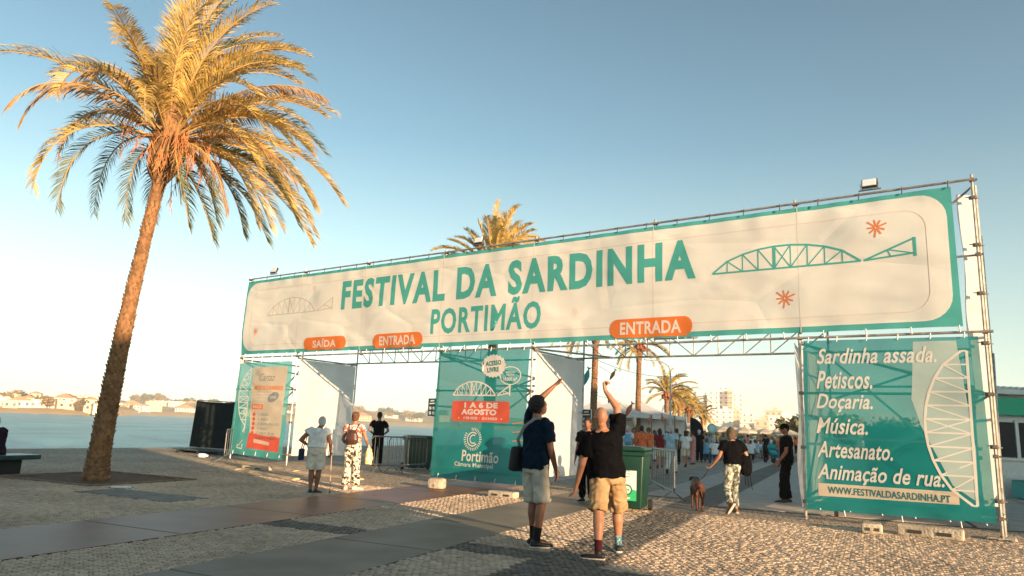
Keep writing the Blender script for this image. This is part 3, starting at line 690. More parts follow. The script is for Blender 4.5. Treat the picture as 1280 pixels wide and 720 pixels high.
ties(rp, np.arange(-2.7, -.1, .5), .24, -.02); ties(rp, [-2.3, -1.4, -.55], .24, -.10); ties(rp, np.arange(-2.8, -.1, .5), ZR-.1, .1)
# centre teal panel
cp = bannerthing('date_banner', 'teal banner with a red date box reading 1 A 6 DE AGOSTO, middle scaffold bay')
cloth(cp, 'backing_cloth', [[(-12.05, .10), (-9.2, .12), (-9.14, ZR-.03), (-12.02, ZR-.02)]], 0, F_PAN)
def P2(px, py): return PX(px, py)
def rect_px(x0, y0, x1, y1): a = P2(x0, y0); b = P2(x1, y1); return a[0], b[1], b[0], a[1]
x0, z0, x1, z1 = rect_px(568, 501, 639, 529); cloth(cp, 'date_box', [rrect(x0, z0, x1, z1, .08)], 1, F_RED)
dx = x1-x0; dz = z1-z0
words(cp, '1 A 6 DE', x0+dx*.22, z0+dz*.66, x1-dx*.20, z0+dz*.94, 2, F_WH, .05)
words(cp, 'AGOSTO', x0+dx*.17, z0+dz*.33, x1-dx*.22, z0+dz*.61, 2, F_WH, .05)
words(cp, '·  AGOSTO · 2023  ·', x0+dx*.12, z0+dz*.10, x1-dx*.12, z0+dz*.24, 2, F_WH, .02) if False else words(cp, '•  19H00 · 01H00  •', x0+dx*.12, z0+dz*.10, x1-dx*.12, z0+dz*.24, 2, F_WH, .02)
cx, cz = P2(620, 458); burst = []
for k in range(44): q = 2*math.pi*k/44; rr = .37 if k % 2 else .33; burst.append((cx+rr*1.05*math.cos(q), cz+rr*.80*math.sin(q)))
cloth(cp, 'burst', [burst], 1, F_WH)
words(cp, 'ACESSO', cx-.24, cz+.01, cx+.24, cz+.13, 2, F_DKT, .03, tilt=.08); words(cp, 'LIVRE', cx-.18, cz-.15, cx+.18, cz-.03, 2, F_DKT, .03, tilt=.08)
c2x, c2z = P2(641, 470); N_ = 28; ring = []
for k in range(N_):
    q0, q1 = 2*math.pi*k/N_, 2*math.pi*(k+1)/N_; f = lambda q, r: (c2x+r*1.15*math.cos(q), c2z+r*.82*math.sin(q))
    ring.append([f(q0, .28), f(q1, .28), f(q1, .25), f(q0, .25)])
cloth(cp, 'oval_ring', ring, 1.5, F_WH)
words(cp, 'CAPACIDADE', c2x-.14, c2z+.06, c2x+.14, c2z+.11, 1.5, F_WH, .02); words(cp, 'MÁXIMA', c2x-.12, c2z-.0, c2x+.12, c2z+.045, 1.5, F_WH, .02); words(cp, '10.000 m²', c2x-.2, c2z-.13, c2x+.2, c2z-.04, 1.5, F_WH, .05)
bx0, bz0 = P2(569, 494); bx1, _ = P2(640, 494); bridge(cp, bx0, bx1, bz0, .34, 1, F_WH, .026, 9)
# council mark: open ring inside a dashed ring
mx_, mz_ = P2(594, 549); P = []
for k in range(26):
    q0 = R(100-k*12.5); 
    if k > 25: break
    P.append(line2((mx_+.21*math.cos(q0), mz_+.21*math.sin(q0)), (mx_+.28*math.cos(q0), mz_+.28*math.sin(q0)), .022))
def arc(cx, cz, r, a0, a1, w, n=18): return [[(cx+(r-w/2)*math.cos(a), cz+(r-w/2)*math.sin(a)), (cx+(r-w/2)*math.cos(b), cz+(r-w/2)*math.sin(b)), (cx+(r+w/2)*math.cos(b), cz+(r+w/2)*math.sin(b)), (cx+(r+w/2)*math.cos(a), cz+(r+w/2)*math.sin(a))] for a, b in [(R(a0+(a1-a0)*k/n), R(a0+(a1-a0)*(k+1)/n)) for k in range(n)]]
P += arc(mx_, mz_, .165, 50, 320, .03) + arc(mx_+.02, mz_, .10, 60, 310, .03)
cloth(cp, 'council_mark', P, 1, F_WH, .5)
a = P2(580, 576); b = P2(580, 562); c_ = P2(626, 570); words(cp, 'Portimão', a[0], a[1], c_[0], b[1], 1, F_WH, .02, .08)
a = P2(571, 583.5); b = P2(571, 576.5); c_ = P2(619, 580); words(cp, 'Câmara Municipal', a[0], a[1], c_[0], b[1], 1, F_WH, .012)
q = [P2(650, y) for y in (530, 541, 552)]
cloth(cp, 'orange_mark', [line2((x-.18, z), (x+.16, z+.04), .02) for x, z in q], 1, F_STAR)
ties(cp, np.arange(-11.8, -9.2, .5), ZR-.06, .1); ties(cp, np.arange(-11.8, -9.2, .6), .12, .1)
# left cream panel
lp = bannerthing('timetable_banner', 'tall cream and teal banner with an orange list on the far left scaffold bay')
xL, xR = X_[7]+.05, X_[6]-.10; zB, zTp = .18, ZR-.16
cloth(lp, 'backing_cloth', [[(xL, zB+.05), (xR, zB-.02), (xR+.02, zTp), (xL+.02, zTp-.02)]], 0, F_PLT)
cloth(lp, 'cream_field', [[(xL+.98, zB+.72), (xR-.2, zB+.62), (xR-.2, zTp-.17), (xL+.80, zTp-.17), (xL+.85, 2.0)]], 1, F_CRP)
cloth(lp, 'red_foot', [[(xL+.92, zB+.26), (xR-.2, zB+.2), (xR-.2, zB+.66), (xL+.96, zB+.74)]], 1, F_RED)
cloth(lp, 'cream_strip', [[(xL+1.25, zB+.44), (xR-.7, zB+.38), (xR-.7, zB+.48), (xL+1.25, zB+.56)]], 2, F_CRP)
wL = xR-.2-(xL+.9)
words(lp, 'Cartaz', xL+1.2, zTp-.62, xR-.75, zTp-.38, 2, F_GRY, .0, .3)
words(lp, 'ARTISTAS E HORÁRIOS', xL+1.0, zTp-.90, xR-.3, zTp-.74, 2, F_OR, .03)
cloth(lp, 'text_rule', [line2((xL+1.0, zTp-1.02-k*.1), (xR-.8-.1*k, zTp-1.02-k*.1), .018) for k in range(3)], 2, F_PALE)
cloth(lp, 'day_tag', [rrect(xL+.95, 1.66, xL+1.55, 1.82, .05)], 2, F_OR); words(lp, 'PALCO', xL+1.02, 1.69, xL+1.48, 1.79, 3, F_WH, .03)
cloth(lp, 'round_badge', [[(xR-.72+.27*math.cos(k*.314), 2.05+.15*math.sin(k*.314)+.06*math.cos(k*.314)) for k in range(20)]], 2, F_GRY)
words(lp, 'LIVRE', xR-.86, 2.01, xR-.58, 2.09, 3, F_WH, .02)
for k, t in enumerate(['1 AGO.', '2 AGO.', '3 AGO. PALCO', '4 AGO.', '5 AGO. RUA', '6 AGO. FADO']):
    z = 1.50-k*.145-.0; ax = xL+1.12+.0
    cloth(lp, 'list_dot', [[(ax+.075*math.cos(j*.52), z+.062*math.sin(j*.52)) for j in range(12)]], 2, F_RED)
    words(lp, t, ax+.22, z-.035, ax+.22+.09*len(t), z+.04, 2, F_GRY if k != 5 else F_DKT, .01)
vb = lambda: None
P = []
z0, z1, xr = zB+.95, zTp-.20, xL+.70
pts = [(xr-.50*(1-((k/10-.5)*2)**2)**.7, z0+(z1-z0)*k/10) for k in range(11)]
for a, b in zip(pts, pts[1:]): P.append(line2(a, b, .045))
P.append(line2((xr, z0), (xr, z1), .045))
for k in range(1, 10): P.append(line2(pts[k], (xr, pts[k][1]), .03)); P.append(line2(pts[k], (xr, pts[k+1][1] if k < 5 else pts[k-1][1]), .025))
P += [line2((xr, z0), (xr-.30, zB+.25), .04), line2((xr, z0), (xr-.02, zB+.22), .04), line2((xr-.3, zB+.25), (xr-.02, zB+.22), .04), line2((xr-.02, zB+.5), (xr-.22, zB+.3), .025)]
cloth(lp, 'bridge_drawing', P, 1, F_WH, .5)
ties(lp, np.arange(xL+.2, xR, .5), zTp-.03, .2); ties(lp, np.arange(xL+.2, xR, .6), zB+.04, .12)

# white side sheets, hung front to back
def side_sheet(x, y0, y1, z0, z1, label, skew=0.):
    t = thing('side_sheet', label, 'sheet', mw=GM@Matrix.Translation((x, 0, 0)))
    V = []; F = []; nx, nz = 26, 30
    for i in range(nx+1):
        for j in range(nz+1):
            u, v = i/nx, j/nz; y = y0+(y1-y0)*u; z = z0+(z1-z0)*v - skew*u*v
            V.append((.05+.04*noise.noise(Vector((y*1.4, z*.9, x)))+.02*math.sin(y*5+z*2.6)*(1-v), y, z))
    for i in range(nx):
        for j in range(nz): a = i*(nz+1)+j; F.append((a, a+nz+1, a+nz+2, a+1))
    me = bpy.data.meshes.new('sheet'); me.from_pydata(V, [], F); me.materials.append(F_SHEET); me.polygons.foreach_set('use_smooth', [True]*len(F)); ob('fabric', me, t)
    q = MB()
    for k in range(6): y = y0+(y1-y0)*(k+.5)/6; q.tube([(.05, y, z1-.02-skew*(k+.5)/6), (.0, y, z1+.07-skew*(k+.5)/6)], .01, 5)
    q.build('tie', MAT_TIE, t, kind='stuff')
side_sheet(X_[6], .10, TT-.08, .30, ZR-.1, 'white sheet hanging beside the exit passage, behind the woman in white', .0)
side_sheet(X_[3], .10, TT-.08, .30, ZR-.1, 'white sheet hanging beside the central opening, behind the pointing man in navy', .0)
side_sheet(X_[1]-.22, .30, TT-.1, .2, ZR-.1, 'white sheet seen nearly edge on at the left of the programme banner')
# loose white cloth between the two right-hand standards
rs = thing('side_sheet', 'narrow white cloth laced between the two right-hand end tubes', 'sheet', mw=GM)
V = []; F = []; n = 60
for j in range(n+1):
    z = .5+(ZT-.2-.5)*j/n; wv = .02*math.sin(z*3.1)
    for i in range(5): V.append((-.24+.06*i+wv*(1-i/4), .08+.05*i+.02*noise.noise(Vector((i, z*2, 0))), z))
for j in range(n):
    for i in range(4): a = j*5+i; F.append((a, a+1, a+6, a+5))
me = bpy.data.meshes.new('sheet'); me.from_pydata(V, [], F); me.materials.append(F_SHEET); me.polygons.foreach_set('use_smooth', [True]*len(F)); ob('fabric', me, rs)

# floodlights on the top rail
M_BLK = mat('black_housing', (.03, .03, .03), rough=.5); M_LENS = mat('floodlight_glass', (.75, .78, .8), rough=.12, spec=.8)
for x, lab in ((PX(1088, 236)[0], 'floodlight on the top rail near the right end, with a large pale glass'), (PX(601, 306)[0], 'floodlight on the top rail in front of the palm crown behind the banner'), (PX(345, 343)[0], 'floodlight on the top rail at the far left end')):
    t = thing('floodlight', lab, 'floodlight', mw=GM@Matrix.Translation((x, -.12, ZT+.06))); rm = Matrix.Rotation(R(-28), 3, 'X')
    q = MB(); q.bbox((0, .0, .13), (.27, .07, .19), .012); q.build('housing', M_BLK, t).rotation_euler = (R(-22), 0, 0)
    q = MB(); q.bbox((0, -.04, .13), (.235, .02, .155), .005); q.build('glass', M_LENS, t).rotation_euler = (R(-22), 0, 0)
    q = MB(); q.tube([(-.15, 0, .13), (-.15, 0, .02), (.15, 0, .02), (.15, 0, .13)], .010, 6); q.tube([(-.19, .04, .0), (.19, .04, .0)], .014, 6); q.build('bracket', M_CPL, t)
# ballast
M_CON = mat('ballast_concrete', (.42, .36, .28), rough=.9, var=.25, vscale=6, bump=.8, bscale=25)
def ballast(p, d, rz, label, kind=0):
    t = thing('ballast_block', label, 'concrete block', (p.x, p.y, 0), rz)
    q = MB(); q.bbox((0, 0, d[2]/2), d, .03 if kind != 1 else min(d)*.3); q.build('block', M_CON, t, smooth=False)
    q = MB()
    if kind == 1: q.tube([(-.02, -d[1]/2-.002, d[2]*.35), (-.02, -d[1]/2+.01, d[2]*.35)], .02, 8)
    else:
        for sx in (-1, 1): q.box((sx*d[0]*.22, -d[1]/2, d[2]*.45), (d[0]*.22, .02, d[2]*.3))
    q.build('hole', mat('hole_dark', (.05, .045, .04), rough=.9), t)
GR = math.atan2(-GD.y, -GD.x)
ballast(G(546, 611), (.36, .30, .24), GR+.25, 'rounded beige ballast block at the foot of the post left of the date banner', 1)
ballast(G(629, 622), (.62, .25, .13), GR+.1, 'flat pale ballast block under the date banner, beside the man in navy')
ballast(G(1090, 666), (.30, .38, .16), GR+.2, 'short slotted ballast block under the middle of the programme banner')
ballast(G(1163, 672), (.92, .22, .17), GR-.02, 'long rounded ballast beam under the right of the programme banner', 0)
ballast(G(321, 587), (.9, .3, .10), GR+.1, 'pale ballast slab under the timetable banner')
ballast(G(1252, 675), (.42, .34, .04), GR, 'flat timber pad under the right-hand end post')
# entrance rule signs
def rule_sign(x, y, z, label, rz=0):
    t = thing('rules_sign', label, 'sign', mw=GM@Matrix.Translation((x, y, z))@Matrix.Rotation(rz, 4, 'Z'))
    q = MB(); q.bbox((0, 0, 0), (.30, .018, .48), .004); q.build('board', mat('sign_white', (.75, .75, .72), rough=.5), t)
    q = MB(); q.box((-.0, -.0125, 0), (.27, .006, .45)); q.build('dark_face', mat('sign_dark_teal', (.012, .05, .06), rough=.5), t)
    for k, (dx, dz) in enumerate(((-.06, -.02), (.06, -.02), (-.06, -.145), (.06, -.145))):
        pts = [(dx+.042*math.cos(j*.63), dz+.042*math.sin(j*.63)) for j in range(10)]; ob('pictogram', sheet([pts], -.018, MATS['sign_white'], None), t)
        ob('pictogram_bar', sheet([line2((dx-.03, dz-.02), (dx+.03, dz+.02), .012)], -.020, MATS['sign_dark_teal'] if k != 3 else mat('sign_red', (.5, .05, .05)), None), t)
    for zz, w2 in ((.165, .07), (.095, .10)): ob('heading_bar', sheet([line2((-w2, zz), (w2, zz+.01), .03)], -.018, MATS['sign_white'], None), t)
rule_sign(X_[4]-.10, -.06, 1.86, 'dark rules sign with four round pictograms on the post left of the date banner')
rule_sign(X_[3]+.12, TT, 1.75, 'dark rules sign on the rear post of the central opening, behind the bald man')

# ============================================================ PALMS
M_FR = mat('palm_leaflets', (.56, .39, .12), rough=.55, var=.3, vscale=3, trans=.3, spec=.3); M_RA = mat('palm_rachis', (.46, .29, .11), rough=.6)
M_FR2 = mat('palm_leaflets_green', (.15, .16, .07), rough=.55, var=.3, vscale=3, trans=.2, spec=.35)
M_DRY = mat('dry_palm_leaflets', (.44, .26, .11), rough=.8, var=.3, vscale=3, trans=.25)
M_TRK = mat('palm_trunk_bark', (.22, .115, .058), rough=.9, var=.4, vscale=9, bump=.9, bscale=22, detail=8)
M_BOOT = mat('palm_boots', (.27, .14, .06), rough=.9, var=.35, vscale=6, bump=.8, bscale=30)
def frond_mesh(d0, L, g, wind=0., pairs=72, leafL=.48, seed=0, dry=False, ragged=0., mats=None, n=26, lw=.0155):
    r = random.Random(seed); d = Vector(d0).normalized(); p = Vector((0, 0, 0)); st = L/n; pts = [p.copy()]; ds = [d.copy()]
    for i in range(n):
        t = i/n; d = (d + Vector((wind*.09*(.3+t), wind*.02, -g*(.35+1.5*t)*.1))).normalized(); p = p+d*st; pts.append(p.copy()); ds.append(d.copy())
    q = MB(); q.tube(pts[::2], [.028*(1-i/(n/2))*.9+.005 for i in range(len(pts[::2]))], 5, 0)
    up0 = Vector((0, 0, 1)) if abs(Vector(d0).normalized().z) < .96 else Vector((0, -1, 0))
    V, F = [], []
    for k in range(pairs):
        t = .16+.84*(k+.5)/pairs; f = t*n; i = min(int(f), n-1); u = f-i; P = pts[i].lerp(pts[i+1], u); D = ds[i].lerp(ds[i+1], u).normalized()
        S = D.cross(Vector((0, 0, 1))); S = (S if S.length > .1 else D.cross(Vector((0, 1, 0)))).normalized(); N = S.cross(D).normalized()
        ll = leafL*(math.sin(math.pi*min(1, (t-.06)*1.02))**.5*.75+.3)*r.uniform(.8, 1.12)
        for sg in (-1, 1):
            if r.random() < ragged: continue
            ang = .62-.25*t+r.uniform(-.12, .12); v = (S*sg*math.sin(ang*1.6)*.9 + D*(.62+.5*t) + N*(.42+r.uniform(-.16, .16))).normalized()
            if dry: v = (v+Vector((0, 0, -.8))).normalized()
            v2 = (v+Vector((wind*.25, 0, -.38-.3*r.random()))).normalized(); wv = D.cross(v).normalized() if r.random() < .5 else v.cross(N).normalized()
            wv = (D*.8+N*r.uniform(-.5, .5)).normalized()*lw*r.uniform(.8, 1.2)
            b = len(q.v); m = P+v*ll*.5
            q.add([P-wv*.6, P+wv*.6, m-wv, m+wv, m+v2*ll*.5], [(0, 1, 3, 2), (2, 3, 4)], 1)
    return q.mesh('frond', mats or [M_RA, M_DRY if dry else M_FR])
def palm_trunk(h, r0, r1, rb, bend, seed, stubs=True, n=22, name='trunk', step=.085):
    r = random.Random(seed); q = MB(); pts = []; m = int(h/step); o = 0
    for i in range(m+1):
        t = i/m; z = h*t; cx = bend[0]*t**1.6; cy = bend[1]*t**1.6
        rad = r0+(r1-r0)*min(1, t*1.5)
        if t < .06: rad += (.06-t)*1.3*r0*3
        if t > .84: rad += (rb-r1)*math.sin(min(1, (t-.84)/.13)*math.pi/2)
        for (zz, rr) in ((z, rad*1.0), (z+step*.72, rad*1.05)):
            base = len(q.v)
            for k in range(n):
                a = 2*math.pi*k/n+i*.3; jr = 1+.035*math.sin(k*2.3+i*1.9)+r.uniform(-.025, .035); q.v.append((cx+rad*0+rr*jr*math.cos(a), cy+rr*jr*math.sin(a), zz+r.uniform(-.008, .008)))
            if base:
                for k in range(n): q.f.append((base-n+k, base-n+(k+1) % n, base+(k+1) % n, base+k)); q.mi.append(0)
    q.f.append(tuple(len(q.v)-n+k for k in range(n))); q.mi.append(0)
    tr = q.mesh(name, M_TRK)
    if not stubs: return tr, None
    s = MB()
    for i in range(int(m*1.0)):
        t = i/m; z = h*t; cx = bend[0]*t**1.6; cy = bend[1]*t**1.6; rad = (r0+(r1-r0)*min(1, t*1.5))*1.02
        if t > .84: rad += (rb-r1)*math.sin(min(1, (t-.84)/.13)*math.pi/2)*1.0
        cnt = 9
        for k in range(cnt):
            a = 2*math.pi*(k+.5*(i % 2))/cnt+i*.11+r.uniform(-.1, .1); e = Vector((math.cos(a), math.sin(a), 0)); sd = Vector((-e.y, e.x, 0)); l = r.uniform(.010, .045)+(.11 if t > .86 else 0); w_ = rad*.30
            c = Vector((cx, cy, z))+e*(rad-.012); tip = c+e*(l+.01)+Vector((0, 0, .05+l*.9))
            s.add([c-sd*w_-Vector((0, 0, .045)), c+sd*w_-Vector((0, 0, .045)), c+Vector((0, 0, .05)), tip-sd*w_*.55, tip+sd*w_*.55], [(0, 1, 4, 3), (1, 2, 4), (0, 3, 2), (2, 3, 4)])
    return tr, s.mesh('leaf_base', M_BOOT)
pb = G(119, 600); mp_ = thing('palm_tree', 'tall leaning date palm with golden windblown fronds standing in the paving by the river', 'palm tree', pb)
tr, st = palm_trunk(7.6, .21, .118, .30, (.50, .1), 5)
ob('trunk', tr, mp_); ob('leaf_base', st, mp_, kind='stuff')
TOP = Vector((.48, .1, 7.55))
fr = []    # (dir, length, droop, dry, ragged, green)
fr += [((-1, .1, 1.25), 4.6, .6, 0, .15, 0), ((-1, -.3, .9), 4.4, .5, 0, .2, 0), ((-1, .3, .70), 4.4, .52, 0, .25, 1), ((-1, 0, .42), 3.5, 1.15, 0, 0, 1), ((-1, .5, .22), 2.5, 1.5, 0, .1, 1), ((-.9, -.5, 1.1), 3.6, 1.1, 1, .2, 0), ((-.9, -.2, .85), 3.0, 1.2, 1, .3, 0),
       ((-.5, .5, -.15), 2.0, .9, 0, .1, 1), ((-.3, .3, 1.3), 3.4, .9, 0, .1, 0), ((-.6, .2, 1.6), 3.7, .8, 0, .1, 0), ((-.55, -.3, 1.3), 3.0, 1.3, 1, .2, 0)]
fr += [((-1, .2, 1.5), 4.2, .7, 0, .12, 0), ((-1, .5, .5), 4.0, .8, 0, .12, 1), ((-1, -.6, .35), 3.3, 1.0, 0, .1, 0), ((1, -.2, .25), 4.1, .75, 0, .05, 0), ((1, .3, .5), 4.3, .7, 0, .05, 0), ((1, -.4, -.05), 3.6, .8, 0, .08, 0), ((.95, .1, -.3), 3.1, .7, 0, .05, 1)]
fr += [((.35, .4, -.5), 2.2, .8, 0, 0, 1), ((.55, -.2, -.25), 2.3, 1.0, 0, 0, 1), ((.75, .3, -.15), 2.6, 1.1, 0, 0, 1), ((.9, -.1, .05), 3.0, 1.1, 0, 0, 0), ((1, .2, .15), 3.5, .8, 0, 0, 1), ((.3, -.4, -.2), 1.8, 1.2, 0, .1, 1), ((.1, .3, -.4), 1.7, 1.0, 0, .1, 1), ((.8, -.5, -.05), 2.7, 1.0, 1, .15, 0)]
prr = random.Random(23)
for k in range(42):
    az = prr.gauss(.0, .95); el = prr.uniform(.15, 1.45); y = math.sin(az); x = math.cos(az)
    if prr.random() < .26: x = -x*.8
    fr.append(((x*math.cos(el)+.12, y*math.cos(el)*.9, math.sin(el)), prr.uniform(3.3, 4.3), prr.uniform(.42, .85), prr.random() < .08, prr.choice([.02, .1, .22]), prr.random() < .14))
for k in range(9): fr.append(((prr.uniform(-.28, .3), prr.uniform(-.3, .3), 1), prr.uniform(3.4, 4.4), prr.uniform(.2, .5), 0, .02, k % 4 == 0))
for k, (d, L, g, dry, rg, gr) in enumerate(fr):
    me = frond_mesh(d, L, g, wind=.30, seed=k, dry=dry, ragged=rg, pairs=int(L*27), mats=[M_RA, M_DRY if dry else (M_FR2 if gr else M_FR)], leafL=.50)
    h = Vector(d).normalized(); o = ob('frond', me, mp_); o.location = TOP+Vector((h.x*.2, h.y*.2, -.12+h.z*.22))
q = MB()
for k in range(46):
    a = prr.gauss(-.2, 1.1); e = prr.uniform(-.1, .9); p = TOP+Vector((math.cos(a)*.25, math.sin(a)*.25, -.05)); d = Vector((math.cos(a), math.sin(a), e)); L = prr.uniform(.6, 1.6); pts = [p]
    for i in range(7): d = (d+Vector((0, 0, -.32))).normalized(); pts.append(pts[-1]+d*L/7)
    q.tube(pts, [.012, .010, .009, .008, .008, .008, .007, .006], 4)
    for j in range(10):
        s = pts[-1]+Vector((0, 0, .04*j)); q.tube([s, s+Vector((prr.uniform(-.12, .12), prr.uniform(-.12, .12), prr.uniform(-.3, -.1)))], [.008, .004], 3)
q.build('fruit_stalk', mat('fruit_stalks', (.42, .17, .06), rough=.8, var=.3), mp_, kind='stuff')
q = MB()
for k in range(170):      # cut leaf boots packed round the crown base
    a = k*2.4; t = k/170; rad = .36-.20*t; e = Vector((math.cos(a), math.sin(a), 0)); sd = Vector((-e.y, e.x, 0)); c = TOP+Vector((0, 0, -.55+t*.95))+e*rad*.8; L = .16+.35*t
    tip = c+e*L*.55*(1-t*.5)+Vector((0, 0, L)); q.add([c-sd*.07, c+sd*.07, tip+sd*.035, tip-sd*.035, c+e*.07-sd*.03, c+e*.07+sd*.03], [(0, 1, 2, 3), (0, 4, 5, 1), (1, 5, 2), (0, 3, 4), (4, 3, 2, 5)])
q.build('crown_boot', M_BOOT, mp_, kind='stuff')

# the rest of the row: one palm, then copies
def row_palm(h, seed, nf, label, p, L0=3.0, green=.15, lean=(.1, 0), rz=0., scale=1., pairs=46, elr=(-.35, 1.4)):
    t = thing('palm_tree', label, 'palm tree', p, 0, 'palms lining the promenade'); r = random.Random(seed)
    tr, st = palm_trunk(h, .26, .20, .34, lean, seed, stubs=False, n=12, step=.2); ob('trunk', tr, t)
    top = Vector((lean[0], lean[1], h-.05))
    for k in range(nf):
        az = r.uniform(-math.pi, math.pi); el = r.uniform(*elr)
        d = Vector((math.cos(az)*math.cos(el)+.1, math.sin(az)*math.cos(el), math.sin(el)))
        me = frond_mesh(d, r.uniform(.8, 1.1)*L0, r.uniform(.7, 1.2), wind=.4, seed=seed*50+k, pairs=pairs, leafL=.5, lw=.03, n=14, mats=[M_RA, M_FR2 if r.random() < green else M_FR])
        o = ob('frond', me, t); o.location = top+d*.15
    q = MB()
    for k in range(14):
        a = k*2.4; c = top+Vector((math.cos(a)*.4, math.sin(a)*.4, -.25+.1*math.sin(k))); q.ball(c, (.14, .14, .2), n=6, m=5)
    q.build('fruit_cluster', mat('date_fruit', (.36, .10, .04), rough=.8, var=.4), t, kind='stuff')
    t.scale = (scale,)*3; return t
def row_at(px, a):   # keep the row on its line, distance a along the promenade
    return AB(a, -14.3)
PLAB = ['palm whose fronds show just above the festival banner', 'palm whose slim trunk rises beside the bald man\'s raised hand', 'palm with a bare dark trunk above the green bin', 'palm with a full golden crown and red fruit, behind the lamp post', 'palm first in the tight golden cluster behind the crowd', 'palm second in the tight golden cluster behind the crowd', 'palm third in the tight golden cluster behind the crowd', 'farthest low palm at the right end of the golden cluster', 'small far palm behind the tight golden cluster']
row_palm(8.15, 3, 48, PLAB[0], AB(29.6, -14.3), 3.5, .2, (.2, 0), elr=(.1, 1.5), pairs=64)
row_palm(8.3, 4, 30, PLAB[1], AB(45.6, -14.3), 3.2)
row_palm(8.6, 5, 26, PLAB[2], AB(57.6, -14.3), 2.9)
p4 = row_palm(5.3, 6, 34, PLAB[3], AB(68.5, -14.3), 2.9)
for k, (a, b, s, rz) in enumerate(((75, -14.3, .90, 1.0), (79, -14.0, .84, 2.2), (84, -14.5, .80, 3.3), (89, -14.2, .72, 4.1))):
    c = p4.copy(); COL.objects.link(c); c.location = AB(a, b); c.rotation_euler = (0, 0, rz); c.scale = (s*.95, s*.95, s); c['label'] = PLAB[4+k]
    for ch in list(p4.children): d = ch.copy(); COL.objects.link(d); d.parent = c

# ============================================================ PEOPLE
SKIN = mat('skin_tan', (.36, .165, .095), rough=.5, var=.06, vscale=12, bump=.15, bscale=90); SKIND = mat('skin_brown', (.24, .105, .06), rough=.5, var=.06, vscale=12, bump=.15, bscale=90)
M_HDK = mat('dark_hair', (.018, .013, .010), rough=.6, bump=.9, bscale=70); M_HBR = mat('brown_hair', (.12, .05, .025), rough=.6, bump=.9, bscale=60); M_HGR = mat('grey_hair', (.55, .52, .50), rough=.7, bump=.8, bscale=60); M_HBL = mat('ash_blond_hair', (.085, .055, .03), rough=.6, bump=.9, bscale=60)
M_EYE = mat('eye', (.03, .025, .02), rough=.2)
DEF = dict(pel=(0, 0, .94), chest=(0, 0, 1.22), neck=(0, -.01, 1.45), head=(0, .025, 1.625), hyaw=0., hpitch=0.,
           shR=(.185, -.01, 1.40), elR=(.245, -.04, 1.12), wrR=(.255, .05, .88), shL=(-.185, -.01, 1.40), elL=(-.245, -.04, 1.12), wrL=(-.255, .05, .88),
           hipR=(.09, 0, .90), knR=(.10, .03, .49), anR=(.105, -.02, .085), ftR=-8, hipL=(-.09, 0, .90), knL=(-.10, .03, .49), anL=(-.105, -.02, .085), ftL=8, curlR=.5, curlL=.5, tipR=0, tipL=0)
def V3(p): return Vector(p)
def hand(mb, w, d, sd, curl=.5, fine=True, s=1., point=False):
    d = d.normalized(); sd = (sd-d*sd.dot(d)).normalized(); n = d.cross(sd)
    mb.tube([w-d*.02, w+d*.02*s, w+d*.06*s, w+d*.088*s], [(.026*s, .020*s), (.034*s, .020*s), (.042*s, .018*s), (.040*s, .014*s)], 8, side=sd)
    if not fine: mb.tube([w+d*.08, w+d*.13-n*.02*curl*2], [(.036, .018), (.028, .012)], 6, side=sd); return
    for k, (off, L) in enumerate(((-.032, .062), (-.011, .074), (.011, .078), (.032, .070))):
        c = curl*(1.0 if not (point and k == 3) else .05); p = w+d*.085*s+sd*off*s; dd = d+sd*off*2; pts = [p-d*.01]
        for j in range(3):
            a = c*(.5+.55*j); v = (dd*math.cos(a)-n*math.sin(a)).normalized(); p = pts[-1]+v*L*s*(.45, .33, .28)[j]*1.15; pts.append(p)
        mb.tube(pts, [.0105*s, .0098*s, .009*s, .0078*s], 6)
    p = w+d*.03*s+sd*.035*s; v = (d*.7+sd*.8).normalized(); mb.tube([p-sd*.01, p+v*.035*s, p+(d*.9+sd*.35-n*.3*curl).normalized()*.065*s], [.014*s, .012*s, .009*s], 6)
